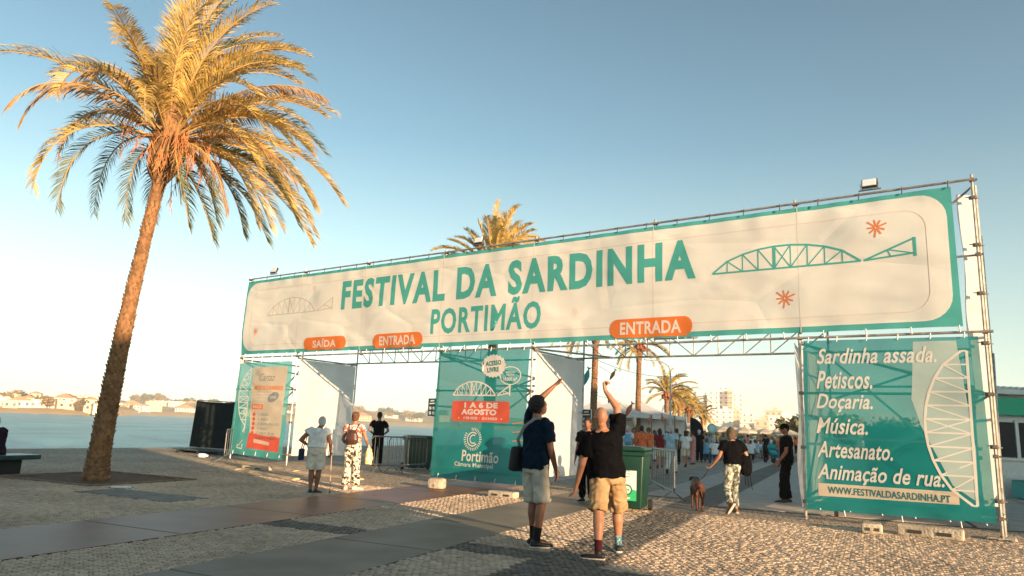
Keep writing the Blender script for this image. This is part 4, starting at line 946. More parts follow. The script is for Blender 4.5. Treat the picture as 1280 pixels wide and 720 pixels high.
def person(label, loc, yaw, H, pose=None, top=None, bottom=None, skin=SKIN, hair=('short', M_HDK), voxel=.014, fine=True, girth=1., shoe=None, group=None, belly=0., sock=None, bust=0.):
    J = dict(DEF); J.update(pose or {}); g = girth
    t = thing('person', label, 'person', loc, R(yaw), group); t.scale = (H/1.75,)*3
    P = {k: V3(v) for k, v in J.items() if isinstance(v, tuple)}
    X = Vector((1, 0, 0))
    shx = (P['shR']-P['shL']).normalized()
    def spine(u):   # 0 pelvis .. 1 neck through the chest
        return P['pel'].lerp(P['chest'], u*2) if u < .5 else P['chest'].lerp(P['neck'], u*2-1)
    def torso(mb, inf, z0=0., topneck=True):
        pts = []; rad = []
        prof = [(-.18, .125, .10), (0., .165, .118), (.2, .152, .112), (.38, .145, .105), (.58, .162, .115), (.78, .178, .115), (.92, .150, .095), (1.0, .085, .070)]
        for u, a, b in prof:
            if u < z0: continue
            p = spine(u) if u >= 0 else P['pel']+Vector((0, 0, u*.51)); bl = belly*math.exp(-((u-.3)/.25)**2); p = p+Vector((0, bl*.5, 0))
            pts.append(p); rad.append((a*g+inf, b*g+inf+bl*.6))
        if topneck: pts += [P['neck']+Vector((0, .005, .03)), P['head']+Vector((0, -.02, -.06))]; rad += [(.055, .056), (.052, .056)]
        mb.tube(pts, rad, 16, side=shx)
    def arm(mb, s, inf=0., upto=2., sl=None):
        a, b, c = P['sh'+s], P['el'+s], P['wr'+s]; inn = a+(P['neck']-a)*.35
        if upto >= 2: mb.tube([inn, a, a.lerp(b, .3), a.lerp(b, .8), b, b.lerp(c, .3), b.lerp(c, .8), c], [.058*g, .056*g, .050*g, .042*g, .040*g, .040, .030, .025], 10)
        else:
            e = a.lerp(b, min(upto, 1)); pts = [inn, a, a.lerp(e, .5), e]; rr = [.060*g+inf, .060*g+inf, .056*g+inf*1.5, .054*g+inf*1.9]
            if upto > 1: pts += [b.lerp(c, upto-1)]; rr += [.042+inf*1.6]
            mb.tube(pts, rr, 12)
    def leg(mb, s, inf=0., upto=2., flare=0.):
        a, b, c = P['hip'+s], P['kn'+s], P['an'+s]
        if upto >= 2 and not flare and not inf:
            cb = (b-a).cross(Vector((1, 0, 0))).normalized()
            mb.tube([a+Vector((0, 0, .03)), a.lerp(b, .25), a.lerp(b, .75), b, b.lerp(c, .28)-Vector((0, .012, 0)), b.lerp(c, .75), c, c-Vector((0, 0, .03))], [.088*g, .084*g, .062*g, .055*g, .057*g, .038*g, .034, .034], 12)
        else:
            pts = [a+Vector((0, 0, .04)), a.lerp(b, .3)]; rr = [.092*g+inf, .088*g+inf]
            if upto <= 1: pts += [a.lerp(b, upto)]; rr += [.072*g+inf+flare]
            else:
                pts += [b, b.lerp(c, (upto-1)*.5), b.lerp(c, min(.97, upto-1))]; rr += [.062*g+inf, .056*g+inf+flare*.5, .046*g+inf+flare]
            sg = 1 if s == 'R' else -1; sep = abs(a.x-P['hipL' if s == 'R' else 'hipR'].x)/2
            for k in range(2, len(pts)): pts[k] = pts[k]+Vector((sg*max(0, rr[k]-.085)*.55, 0, 0))
            lim = [9, 9] + [max(.06, abs(p.x-(P['knR'].x+P['knL'].x)/2)-.010) if upto <= 1 or k < 1 else 9 for k, p in enumerate(pts[2:])]
            mb.tube(pts, [(min(r_, l_), r_) for r_, l_ in zip(rr, lim)], 12, side=(1, 0, 0))
    # body
    mb = MB(); torso(mb, 0)
    for s in 'RL':
        arm(mb, s); sg = 1 if s == 'R' else -1; d = P['wr'+s]-P['el'+s]
        hd = J.get('hd'+s); d = V3(hd) if hd else d
        hand(mb, P['wr'+s], d, V3(J.get('hs'+s, (-sg*.3, .9, .1))), J['curl'+s], fine, J.get('hscale', 1.0), J.get('point'+s, False))
        leg(mb, s)
        q = R(J['ft'+s]); f = Vector((-math.sin(q), math.cos(q), 0)); a = P['an'+s]; f2 = (f+Vector((0, 0, J['tip'+s]))).normalized()
        mb.tube([a-f2*.04-Vector((0, 0, .035)), a+f2*.06-Vector((0, 0, .04)), a+f2*.17-Vector((0, 0, .055))], [.034, .038, .022], 8)
    HR = Matrix.Rotation(R(J['hyaw']), 3, 'Z')@Matrix.Rotation(R(J['hpitch']), 3, 'X'); hc = P['head']
    def hp(x, y, z): return hc+HR@Vector((x, y, z))
    mb.ball(hc, (.076, .095, .112), HR, 14, 10); mb.ball(hp(0, .022, -.055), (.055, .066, .060), HR, 12, 8)
    mb.tube([hp(0, .088, .015), hp(0, .108, -.018), hp(0, .095, -.03)], [.010, .015, .012], 6); mb.ball(hp(0, .086, -.052), (.024, .012, .010), HR, 8, 6)
    mb.ball(hp(0, .088, .030), (.045, .010, .008), HR, 8, 5)
    for sg in (-1, 1): mb.ball(hp(sg*.078, -.005, -.005), (.010, .020, .030), HR, 8, 6)
    ob('body', remeshed(mb, voxel, 3, [skin], 'body', fac=.4), t)
    if fine:
        for sg in (-1, 1):
            q = MB(); q.ball(hp(sg*.030, .083, .012), .011, None, 8, 6); q.build('eye', M_EYE, t, smooth=True)
    if top:
        mb = MB(); z0 = top.get('hem', .02)
        pts = []; rad = []; inf = top.get('inf', .014)
        prof = [(-.25, .170, .125), (-.1, .172, .126), (.1, .168, .124), (.3, .158, .116), (.55, .166, .118), (.78, .180, .118), (.93, .145, .095), (1.0, .085, .072)]
        for u, a, b in prof:
            if u < z0-.02: continue
            p = spine(u) if u >= 0 else P['pel']+Vector((0, 0, u*.51)); bl = belly*math.exp(-((u-.3)/.25)**2); pts.append(p+Vector((0, bl*.5, 0))); rad.append((a*g+inf, b*g+inf+bl*.6))
        mb.tube(pts, rad, 20, side=shx)
        if bust: 
            for sg in (-1, 1): mb.ball(spine(.68)+shx*sg*.075+Vector((0, .09, 0)), (.065, .05, .06))
        if top.get('sleeve', .6) > 0:
            for s in 'RL': arm(mb, s, inf*.7, top.get('sleeve', .6))
        else:
            for s in 'RL': mb.tube([P['neck'].lerp(P['sh'+s], .3), P['neck'].lerp(P['sh'+s], .85)], [.055*g, .058*g], 8)
        ob(top.get('name', 'shirt'), remeshed(mb, max(voxel, .011), 2, [top['m']], 'shirt', noise_amp=top.get('fold', .012), noise_scale=7), t)
    if bottom:
        mb = MB(); inf = bottom.get('inf', .012); pts = []; rad = []
        for u, a, b in [(-.2, .13, .105), (-.08, .165, .122), (0., .168, .12), (.14, .155, .112)]:
            p = spine(u) if u >= 0 else P['pel']+Vector((0, 0, u*.51)); pts.append(p); rad.append((a*g+inf, b*g+inf))
        mb.tube(pts, rad, 18, side=X)
        if bottom.get('skirt'):
            mb.tube([P['pel'], P['hipR'].lerp(P['hipL'], .5)-Vector((0, 0, .45))], [(.17*g, .13*g), (.24*g, .2*g)], 18, side=X)
        else:
            for s in 'RL': leg(mb, s, inf, bottom.get('len', 2.), bottom.get('flare', .01))
        ob(bottom.get('name', 'trousers'), remeshed(mb, max(voxel, .011), 2, [bottom['m']], 'trousers', noise_amp=bottom.get('fold', .011), noise_scale=7), t)
    sm = shoe or mat('dark_shoe', (.02, .02, .022), rough=.5)
    for s in 'RL':
        q = R(J['ft'+s]); f = Vector((-math.sin(q), math.cos(q), 0)); sd = Vector((f.y, -f.x, 0)); a = P['an'+s]; z = a.z-.085; tip = J['tip'+s]
        up = Vector((0, 0, 1)); f2 = (f+up*tip).normalized(); u2 = sd.cross(f2)
        if u2.z < 0: u2 = -u2
        b0 = Vector((a.x, a.y, a.z))-u2*.085
        mb = MB(); mb.tube([b0-f2*.075+u2*.035, b0-f2*.05+u2*.04, b0+u2*.042, b0+f2*.08+u2*.034, b0+f2*.15+u2*.028, b0+f2*.195+u2*.022], [(.030, .024), (.042, .036), (.044, .040), (.047, .034), (.044, .026), (.028, .018)], 10, side=u2.cross(f2))
        mb.tube([b0+u2*.03, b0+u2*.095], [.045, .042], 10)
        ob('shoe', remeshed(mb, max(voxel*.8, .009), 2, [sm], 'shoe', fac=.35), t)
        if shoe and shoe.name.startswith('sandal'): pass
        elif fine:
            q = MB(); q.tube([b0-f2*.078+u2*.008, b0-f2*.05+u2*.008, b0+f2*.08+u2*.008, b0+f2*.15+u2*.008, b0+f2*.20+u2*.010], [(.034, .012), (.044, .013), (.050, .013), (.047, .013), (.028, .011)], 10, side=u2.cross(f2)); q.build('sole', mat('pale_sole', (.55, .50, .44), rough=.7), t, smooth=True)
        if sock:
            ms = sock if not isinstance(sock, dict) else sock[s]
            mb = MB(); k, a_ = P['kn'+s], P['an'+s]; mb.tube([a_-Vector((0, 0, .02)), a_.lerp(k, .12), a_.lerp(k, .34)], [.043, .041, .046], 12); mb.build('sock', ms, t, smooth=True)
    st, hm = hair
    if st != 'bald':
        mb = MB()
        if st == 'cap':
            for z, r_ in ((.03, 1.07),): mb.ball(hp(0, -.004, .028), (.083, .104, .100), HR, 16, 10)
            mb.tube([hp(0, .06, .052), hp(0, .14, .046), hp(0, .195, .034)], [(.075, .014), (.068, .012), (.045, .009)], 10, side=HR@X)
            o = ob('cap', remeshed(mb, max(voxel*.7, .008), 2, [hm], 'cap'), t)
            mb = MB(); mb.tube([hp(0, -.05, -.06), hp(0, -.055, .0)], [(.06, .045), (.07, .05)], 10, side=HR@X); ob('hair', remeshed(mb, .01, 2, [M_HDK], 'hair'), t)
        else:
            mb.ball(hp(0, -.018, .026), (.086, .098, .104), HR, 16, 10); mb.ball(hp(0, -.048, -.02), (.074, .062, .080), HR, 12, 8)
            if st == 'curly':
                
                for k in range(60):
                    a = k*2.4; cz_ = 1-1.25*k/60; sr_ = math.sqrt(max(0, 1-cz_*cz_)); yy = sr_*math.sin(a)
                    if yy > .55 and cz_ < .35: continue
                    mb.ball(hp(.088*sr_*math.cos(a), -.016+.102*yy, .022+.108*cz_), .021, None, 6, 5)
            if st == 'bun': mb.ball(hp(0, -.105, .055), .045, None, 10, 8)
            if st == 'bob': mb.tube([hp(0, -.035, .03), hp(0, -.04, -.06), hp(0, -.045, -.125)], [(.088, .07), (.092, .07), (.078, .052)], 14, side=HR@X)
            if st == 'long': mb.tube([hp(0, -.03, .03), hp(0, -.05, -.08), hp(0, -.07, -.24)], [(.086, .07), (.095, .06), (.07, .035)], 14, side=HR@X)
            ob('hair', remeshed(mb, max(voxel*.8, .009), 2, [hm], 'hair', noise_amp=.006, noise_scale=30), t)
    return t
def cloth_m(name, c, var=.12, rough=.85, vs=9): return mat(name, c, rough=rough, var=var, vscale=vs, bump=.25, bscale=160, spec=.08)
def pattern_m(name, c1, c2, scale, thr=.5, w=.03, vor=False):
    if name in MATS: return MATS[name]
    m = mat(name, c1, rough=.85); n = m.node_tree; L = n.links; p = n.nodes['Principled BSDF']; tc = n.nodes.new('ShaderNodeTexCoord')
    ns = n.nodes.new('ShaderNodeTexNoise'); ns.inputs['Scale'].default_value = scale; ns.inputs['Detail'].default_value = 1.5; ns.inputs['Distortion'].default_value = .8; L.new(tc.outputs['Object'], ns.inputs[0])
    cr = n.nodes.new('ShaderNodeValToRGB'); cr.color_ramp.elements[0].position = thr-w; cr.color_ramp.elements[1].position = thr+w; cr.color_ramp.elements[0].color = (*c1, 1); cr.color_ramp.elements[1].color = (*c2, 1); L.new(ns.outputs[0], cr.inputs[0]); L.new(cr.outputs[0], p.inputs['Base Color']); return m
NAVY = cloth_m('navy_cotton', (.006, .015, .030)); BLACK = cloth_m('black_cotton', (.0028, .0028, .004)); STONE = cloth_m('stone_shorts', (.46, .42, .35)); KHAKI = cloth_m('khaki_shorts', (.36, .235, .125)); WHITE = cloth_m('white_cotton', (.72, .71, .70)); CREAMS = cloth_m('cream_shorts', (.68, .62, .52))
SHOEB = mat('black_trainer', (.014, .014, .016), rough=.55)
# 1. man in navy, left arm raised
pn = person('man in a navy t-shirt and pale shorts pointing up, black bag across his back', G(666, 683), -48, 1.84,
    dict(shL=(-.17, .02, 1.44), elL=(-.15, .15, 1.70), wrL=(-.06, .33, 1.89), hdL=(.05, .75, .55), hsL=(.9, 0, .1), curlL=.15, hyaw=-12, hpitch=22, elR=(.245, .0, 1.13), wrR=(.24, .10, .89), curlR=.6, ftR=-30, ftL=-22, knR=(.095, .03, .49), anR=(.10, -.04, .085), anL=(-.07, .07, .085), knL=(-.085, .06, .49)),
    top=dict(m=NAVY, sleeve=.72, hem=-.22, inf=.016, fold=.016), bottom=dict(m=STONE, len=.95, inf=.010, flare=.022, name='shorts', fold=.014), skin=SKIND, hair=('curly', M_HDK), voxel=.0085, shoe=SHOEB, sock=cloth_m('black_sock', (.015, .015, .015)))
q = MB(); q.bbox((0, 0, 0), (.12, .26, .30), .045); bag = q.build('shoulder_bag', mat('bag_black_canvas', (.012, .012, .013), rough=.7, bump=.4), None, smooth=True)
def as_thing(o, label, cat, group=None):
    o['label'] = label; o['category'] = cat
    if group: o['group'] = group
    return o
pM = Matrix.Translation(pn.location)@Matrix.Rotation(R(-48), 4, 'Z')@Matrix.Scale(1.84/1.75, 4)
bag.matrix_world = pM@Matrix.Translation((-.255, -.03, .985))@Matrix.Rotation(R(8), 4, 'Y'); as_thing(bag, 'black shoulder bag hanging at the left hip of the man in navy', 'bag')
q = MB(); q.tube([(-.265, -.02, 1.12), (-.20, -.12, 1.22), (-.05, -.155, 1.38), (.08, -.12, 1.47), (.12, .0, 1.485), (.05, .13, 1.36), (-.12, .15, 1.2), (-.25, .05, 1.1)], [(.004, .022)]*8, 6); st_ = q.build('strap', mat('strap_grey', (.35, .35, .36), rough=.8), bag); st_.matrix_local = bag.matrix_world.inverted()@pM
# 2. bald man in black
pb_ = person('bald man in a black t-shirt and khaki shorts seen from behind, raising his right arm', G(760, 694.5), 4, 1.81,
    dict(pel=(-.02, .0, .90), chest=(-.07, -.03, 1.16), neck=(-.105, -.07, 1.385), head=(-.13, -.085, 1.545), hyaw=8, hpitch=16, hscale=1.12,
         shR=(.085, -.05, 1.40), elR=(.085, .02, 1.66), wrR=(-.045, .09, 1.86), hdR=(-.18, .15, 1), hsR=(.35, .9, 0), curlR=2.1, pointR=False,
         shL=(-.275, -.08, 1.27), elL=(-.34, -.09, 1.00), wrL=(-.375, .02, .76), curlL=.7,
         hipR=(.085, .02, .86), hipL=(-.11, -.02, .86), knR=(.15, .22, .47), knL=(-.145, -.13, .47), anR=(.18, .27, .085), anL=(-.17, -.28, .085), ftR=-6, ftL=74),
    top=dict(m=BLACK, sleeve=.66, hem=-.12, inf=.022, fold=.016), bottom=dict(m=KHAKI, len=.92, inf=.006, flare=.018, name='shorts', fold=.018), skin=SKIN, hair=('bald', None), voxel=.0085, girth=1.13, belly=.07, shoe=SHOEB,
    sock=dict(R=pattern_m('blue_patterned_sock', (.04, .16, .22), (.35, .4, .4), 40, .58), L=cloth_m('maroon_sock', (.07, .014, .016))))
# 3. woman in white with a walking stick
pw = person('older person in a white top and white shorts leaning on a cane', G(391, 617), 2, 1.53,
    dict(neck=(.02, .03, 1.42), head=(.05, .07, 1.57), hpitch=-12, shL=(-.18, .0, 1.36), elL=(-.37, -.08, 1.16), wrL=(-.22, .10, 1.04), shR=(.19, .0, 1.36), elR=(.30, -.04, 1.10), wrR=(.29, .12, .90), curlR=1.2, anL=(-.06, -.02, .085), anR=(.05, .03, .085), knL=(-.08, .03, .47), knR=(.075, .04, .47), ftL=20, ftR=-30),
    top=dict(m=WHITE, sleeve=.3, hem=-.05, inf=.03, name='blouse'), bottom=dict(m=CREAMS, len=.85, inf=.02, flare=.03, name='shorts'), skin=SKIND, hair=('short', M_HGR), voxel=.012, girth=1.14, belly=.04, shoe=mat('dark_sandal', (.03, .02, .018), rough=.6))
wm = Matrix.Translation(pw.location)@Matrix.Rotation(R(2), 4, 'Z')@Matrix.Scale(1.53/1.75, 4)
cane = thing('walking_stick', 'pale walking stick held in the right hand of the figure in white', 'walking stick', mw=wm)
q = MB(); q.tube([(.33, .20, .03), (.30, .19, .86)], .011, 8); q.build('shaft', mat('cane_wood', (.55, .38, .24), rough=.4), cane); q = MB(); q.tube([(.30, .27, .87), (.30, .22, .885), (.30, .19, .88), (.30, .10, .875)], .014, 8); q.build('handle', mat('cane_handle', (.08, .05, .03), rough=.5), cane); q = MB(); q.tube([(.331, .20, .0), (.33, .20, .05)], .016, 8); q.build('ferrule', M_BLK, cane)
bg2 = thing('handbag', 'navy handbag hanging under the left elbow of the figure in white', 'bag', mw=wm); q = MB(); q.bbox((-.34, .02, .84), (.10, .24, .26), .04); q.build('bag_body', cloth_m('navy_bag', (.02, .04, .09)), bg2, smooth=True); q = MB(); q.tube([(-.34, -.06, .95), (-.30, -.03, 1.15), (-.20, .0, 1.42), (-.28, .08, 1.15), (-.34, .1, .95)], .010, 6); q.build('strap', MATS['navy_bag'], bg2)
# 4. woman in patterned suit
LEO = pattern_m('black_white_print', (.03, .028, .025), (.72, .62, .50), 17, .47); FLO = pattern_m('red_white_print', (.40, .10, .07), (.72, .62, .55), 15, .5)
pp = person('woman in a black and white patterned outfit with a brown backpack', G(437, 612), -6, 1.62,
    dict(hyaw=-8, elR=(.30, -.02, 1.13), wrR=(.30, .16, 1.00), elL=(-.25, -.02, 1.11), wrL=(-.2, .15, .98), anL=(-.09, -.04, .085), anR=(.11, .02, .085), ftR=-55, ftL=10),
    top=dict(m=FLO, sleeve=.35, hem=.05, inf=.012, name='blouse'), bottom=dict(m=LEO, len=1.93, inf=.016, flare=.035), skin=SKIN, hair=('bun', M_HBR), voxel=.012, shoe=mat('cream_sandal', (.6, .5, .42), rough=.6))
pm = Matrix.Translation(pp.location)@Matrix.Rotation(R(-6), 4, 'Z')@Matrix.Scale(1.62/1.75, 4)
bk = thing('backpack', 'dark brown leather backpack on the woman in the patterned outfit', 'backpack', mw=pm)
mb = MB(); mb.tube([(.02, -.19, 1.02), (.02, -.20, 1.12), (.02, -.19, 1.26), (.02, -.16, 1.33)], [(.13, .06), (.155, .085), (.12, .07), (.06, .04)], 12, side=(1, 0, 0)); ob('bag_body', remeshed(mb, .012, 3, [mat('brown_leather', (.07, .03, .022), rough=.4)], 'bag'), bk)
for sg in (-1, 1): q = MB(); q.tube([(sg*.07, -.16, 1.30), (sg*.12, -.06, 1.47), (sg*.13, .07, 1.45), (sg*.15, .13, 1.25), (sg*.16, .02, 1.08), (sg*.12, -.13, 1.05)], .013, 6); q.build('strap', MATS['brown_leather'], bk)
tt = thing('tote_bag', 'floral yellow tote bag in the right hand of the patterned woman', 'bag', mw=pm)
mb = MB(); mb.tube([(.37, .06, .58), (.37, .08, .72), (.36, .1, .92)], [(.05, .14), (.07, .15), (.03, .12)], 12, side=(1, 0, 0)); ob('bag_body', remeshed(mb, .012, 2, [pattern_m('floral_yellow', (.65, .42, .12), (.72, .66, .55), 13, .5, .1)], 'bag', noise_amp=.02), tt); q = MB(); q.tube([(.36, .0, .9), (.31, .15, 1.02), (.36, .2, .9)], .01, 6); q.build('strap', MATS['floral_yellow'], tt)
# 5. guard by the river
person('guard in black standing with his back turned behind the left barrier', G(470, 583), 8, 1.76,
    dict(shL=(-.19, 0, 1.40), elL=(-.31, -.08, 1.16), wrL=(-.16, .12, 1.02), elR=(.31, -.06, 1.15), wrR=(.17, .14, 1.02), hyaw=-10), top=dict(m=BLACK, sleeve=.6, hem=-.02), bottom=dict(m=BLACK, len=1.96, inf=.014), skin=SKIND, hair=('short', M_HDK), voxel=.014)
# 6. security guard at the right
person('security guard in a black cap and uniform standing in profile beside the right scaffold post', G(985, 629), 72, 1.80,
    dict(elL=(-.23, .02, 1.12), wrL=(-.20, .16, .92), elR=(.24, .0, 1.12), wrR=(.20, .13, .90), hpitch=-8, anL=(-.11, .10, .085), knL=(-.1, .1, .49), ftL=10, ftR=-10), top=dict(m=BLACK, sleeve=.62, hem=-.1, inf=.02), bottom=dict(m=BLACK, len=1.97, inf=.018, flare=.012), skin=SKIND, hair=('cap', BLACK), voxel=.012)
# 7. dark figure behind the bald man
person('person in a dark shirt half hidden behind the bald man', G(733, 628), 150, 1.70, dict(hyaw=10), top=dict(m=BLACK, sleeve=.6, hem=-.1), bottom=dict(m=BLACK, len=1.96), skin=SKIND, hair=('short', M_HDK), voxel=.014)
# 8. woman walking the dog
CAMO = pattern_m('grey_camouflage', (.085, .095, .075), (.40, .40, .34), 13, .5, .06)
pd = person('woman in a black t-shirt and camouflage trousers walking a brown dog', G(917, 642), 10, 1.62,
    dict(neck=(0, .03, 1.45), head=(-.01, .06, 1.62), shL=(-.185, .02, 1.40), elL=(-.27, .06, 1.14), wrL=(-.36, .20, .95), hdL=(-.4, .5, -.6), curlL=1.1, elR=(.30, -.06, 1.14), wrR=(.20, .14, 1.06),
         hipR=(.09, .02, .90), knR=(.10, .16, .50), anR=(.12, .12, .085), ftR=-8, hipL=(-.09, -.01, .90), knL=(-.13, .02, .50), anL=(-.26, -.36, .22), ftL=30, tipL=-1.4),
    top=dict(m=BLACK, sleeve=.55, hem=-.02, inf=.02), bottom=dict(m=CAMO, len=1.90, inf=.010, flare=.004), skin=SKIN, hair=('bob', M_HBL), voxel=.012, girth=1.05, shoe=mat('brown_sandal', (.16, .08, .05), rough=.6))
dm = Matrix.Translation(pd.location)@Matrix.Rotation(R(10), 4, 'Z')@Matrix.Scale(1.62/1.75, 4)
jk = thing('rucksack', 'black rucksack with dangling straps on the right arm of the dog walker', 'backpack', mw=dm)
mb = MB(); mb.tube([(.24, -.08, .78), (.25, -.09, .92), (.25, -.06, 1.10), (.24, -.02, 1.18)], [(.10, .07), (.125, .09), (.12, .08), (.08, .05)], 12, side=(1, 0, 0)); ob('bag_body', remeshed(mb, .012, 2, [BLACK], 'bag', noise_amp=.015), jk)
for k in range(3): q = MB(); q.tube([(.20+.05*k, -.15, .84), (.18+.06*k, -.17, .70), (.21+.07*k, -.15, .58-.04*k)], .008, 5); q.build('strap', BLACK, jk)
# dog, walking away
M_DOG = mat('brown_dog_coat', (.075, .028, .015), rough=.6, var=.25, vscale=7, bump=.3, bscale=90)
dg_ = thing('dog', 'brown short-haired dog on a lead walking away', 'dog', G(872, 637), R(-6))
mb = MB(); mb.tube([(0, -.28, .42), (0, -.20, .46), (0, -.05, .46), (0, .14, .46), (0, .26, .47), (0, .33, .50)], [(.05, .06), (.095, .10), (.085, .085), (.10, .125), (.095, .13), (.06, .08)], 14, side=(1, 0, 0))
mb.tube([(0, .28, .49), (0, .38, .53), (0, .43, .545)], [.075, .06, .055], 10); mb.ball((0, .46, .55), (.066, .08, .062)); mb.tube([(0, .49, .53), (0, .57, .50), (0, .61, .49)], [.042, .030, .022], 10)
for sg in (-1, 1):
    mb.tube([(sg*.045, .44, .60), (sg*.08, .43, .58), (sg*.09, .43, .51)], [.015, .02, .012], 6)
    o = .05*sg
    mb.tube([(sg*.06, -.20, .42), (sg*.068, -.16+o, .29), (sg*.065, -.27+o, .17), (sg*.06, -.25+o, .03), (sg*.06, -.20+o, .018)], [.075, .052, .026, .020, .022], 8)
    mb.tube([(sg*.06, .22, .42), (sg*.065, .21-o, .26), (sg*.062, .22-o, .13), (sg*.06, .22-o, .025), (sg*.06, .26-o, .018)], [.058, .036, .024, .020, .022], 8)
ob('body', remeshed(mb, .011, 3, [M_DOG], 'body'), dg_)
q = MB(); q.tube([(0, -.27, .46), (0, -.33, .42), (.02, -.37, .34), (.03, -.38, .26)], [.024, .018, .013, .007], 8); q.build('tail', M_DOG, dg_, smooth=True)
q = MB(); q.tube([(0, .32+.0, .485), (0, .345, .51)], .075, 12); q.build('collar', mat('dark_collar', (.02, .02, .02), rough=.6), dg_)
hp_ = dm@Vector((-.40, .26, .88)); nk = Matrix.Translation(dg_.location)@Vector((.02, .30, .58))
q = MB(); n = 10; q.tube([hp_.lerp(nk, i/n)-Vector((0, 0, .10*math.sin(math.pi*i/n))) for i in range(n+1)], .007, 5); as_thing(q.build('dog_lead', mat('lead_dark', (.05, .04, .03), rough=.7)), 'thin dark lead between the dog and the woman in camouflage trousers', 'lead')

# ============================================================ STREET FURNITURE
M_BIN = mat('green_bin_plastic', (.004, .034, .020), rough=.42, var=.15, vscale=3, spec=.5); M_BIND = mat('dark_bin_plastic', (.010, .045, .035), rough=.45, spec=.5)
def wheelie(p, rz, label, m, dims=(.62, .72, 1.12), lab=True):
    t = thing('wheelie_bin', label, 'bin', p, rz); w_, d_, h_ = dims
    q = MB(); V = []
    for z, k in ((.07, .80), (h_*.86, .97)):
        V += [(-w_/2*k, -d_/2*k, z), (w_/2*k, -d_/2*k, z), (w_/2*k, d_/2*k, z), (-w_/2*k, d_/2*k, z)]
    bm = bmesh.new(); vs = [bm.verts.new(v) for v in V]
    for f in ((3, 2, 1, 0), (4, 5, 6, 7), (0, 1, 5, 4), (1, 2, 6, 5), (2, 3, 7, 6), (3, 0, 4, 7)): bm.faces.new([vs[i] for i in f])
    bmesh.ops.bevel(bm, geom=bm.edges[:], offset=.035, segments=3, affect='EDGES', profile=.5); me = bpy.data.meshes.new('bin_body'); bm.to_mesh(me); bm.free(); me.materials.append(m); me.polygons.foreach_set('use_smooth', [True]*len(me.polygons)); ob('bin_body', me, t)
    q = MB(); q.bbox((0, 0, h_*.875), (w_+.05, d_+.05, .075), .015); q.build('rim', m, t)
    q = MB(); q.bbox((0, -.01, h_*.94), (w_+.03, d_+.06, .06), .025); q.bbox((0, -.02, h_*.97), (w_*.8, d_*.8, .035), .015); q.build('lid', m, t)
    q = MB(); q.tube([(-w_/2+.03, d_/2+.02, h_*.9), (-w_/2+.03, d_/2+.09, h_*.92), (w_/2-.03, d_/2+.09, h_*.92), (w_/2-.03, d_/2+.02, h_*.9)], .016, 8); q.build('handle', m, t)
    for sg in (-1, 1):
        q = MB(); q.tube([(sg*(w_/2-.05), d_/2-.03, .10), (sg*(w_/2+.02), d_/2-.03, .10)], .10, 16); wh = q.build('wheel', mat('rubber', (.02, .02, .02), rough=.8), t); q = MB(); q.tube([(sg*(w_/2+.0), d_/2-.03, .10), (sg*(w_/2+.03), d_/2-.03, .10)], .045, 12); q.build('hub', m, wh)
    if lab:
        mw = Matrix.Translation((0, -d_/2*.89-.012, h_*.45))@Matrix.Rotation(R(-3.0), 4, 'X')
        lb = ob('label_sheet', sheet([[(-.17, -.32), (.17, -.32), (.17, .36), (-.17, .36)]], -.012, mat('label_white', (.62, .66, .66), rough=.5), None), t, mw)
        ob('label_base', sheet([[(-.17, -.32), (.17, -.32), (.17, -.14), (.05, -.10), (-.05, -.10), (-.17, -.14)]], -.015, mat('label_green', (.03, .42, .16), rough=.5), None), lb)
        ob('label_ring', sheet([[(.095*math.cos(a*.35), -.13+.095*math.sin(a*.35)) for a in range(18)]], -.017, mat('ring_dark_green', (.01, .14, .08), rough=.5), None), lb)
        ob('label_disc', sheet([[(.07*math.cos(a*.35), -.13+.07*math.sin(a*.35)) for a in range(18)]], -.019, MATS['label_white'], None), lb)
        ob('label_bar', sheet([line2((-.045, -.13), (.045, -.13), .03)], -.021, MATS['label_green'], None), lb); ob('label_bar', sheet([line2((-.05, -.275), (.06, -.275), .03)], -.017, MATS['label_white'], None), lb)
        for k in range(5): ob('print_line', sheet([line2((-.02+.02*(k % 2), .30-k*.05), (.05, .30-k*.05), .016)], -.015, mat('print_grey_green', (.20, .36, .32), rough=.6), None), lb)
        for k in range(4): ob('print_line', sheet([line2((-.05, .30-k*.07), (-.05, .26-k*.07), .02)], -.015, MATS['print_grey_green'], None), lb)
cpt = G(800, 642.5); brz = R(-20)
off = Matrix.Rotation(brz, 3, 'Z')@Vector((-.23, .36, 0)); wheelie(cpt+off, brz, 'green wheeled bin with a white and green label, right of the bald man', M_BIN, (.62, .86, 1.20))
wheelie(G(520, 588)+Vector((0, .3, 0)), R(20), 'dark green wheeled bin behind the barrier left of the date banner', M_BIND, (.86, .70, 1.08), False)
M_GAL = mat('barrier_galvanised', (.16, .17, .17), rough=.45, metal=.5, var=.15)
def barrier(p0, p1, label, h=1.08, nb=14, group=None, tilt=0.):
    d = (p1-p0); L = d.length; t = thing('crowd_barrier', label, 'barrier', p0, math.atan2(d.y, d.x), group)
    q = MB(); q.tube([(.06, 0, .22), (0, 0, .30), (0, 0, h-.1), (.09, 0, h), (L-.09, 0, h), (L, 0, h-.1), (L, 0, .30), (L-.06, 0, .22), (.06, 0, .22)], .019, 8); q.build('frame', M_GAL, t)
    for k in range(1, nb): q = MB(); q.tube([(L*k/nb, 0, .22), (L*k/nb, 0, h)], .0075, 5); q.build('bar', M_GAL, t)
    for x in (.25, L-.25): q = MB(); q.tube([(x, -.30, .015), (x, -.22, .06), (x, 0, .22), (x, .22, .06), (x, .30, .015)], .014, 6); q.build('foot', M_GAL, t)
    return t
barrier(G(461, 590), G(508, 593), 'steel crowd barrier in front of the guard by the river', h=1.02, nb=9)
barrier(G(484, 592), G(532, 589), 'steel crowd barrier across the front of the dark green bin', h=1.02, nb=10)
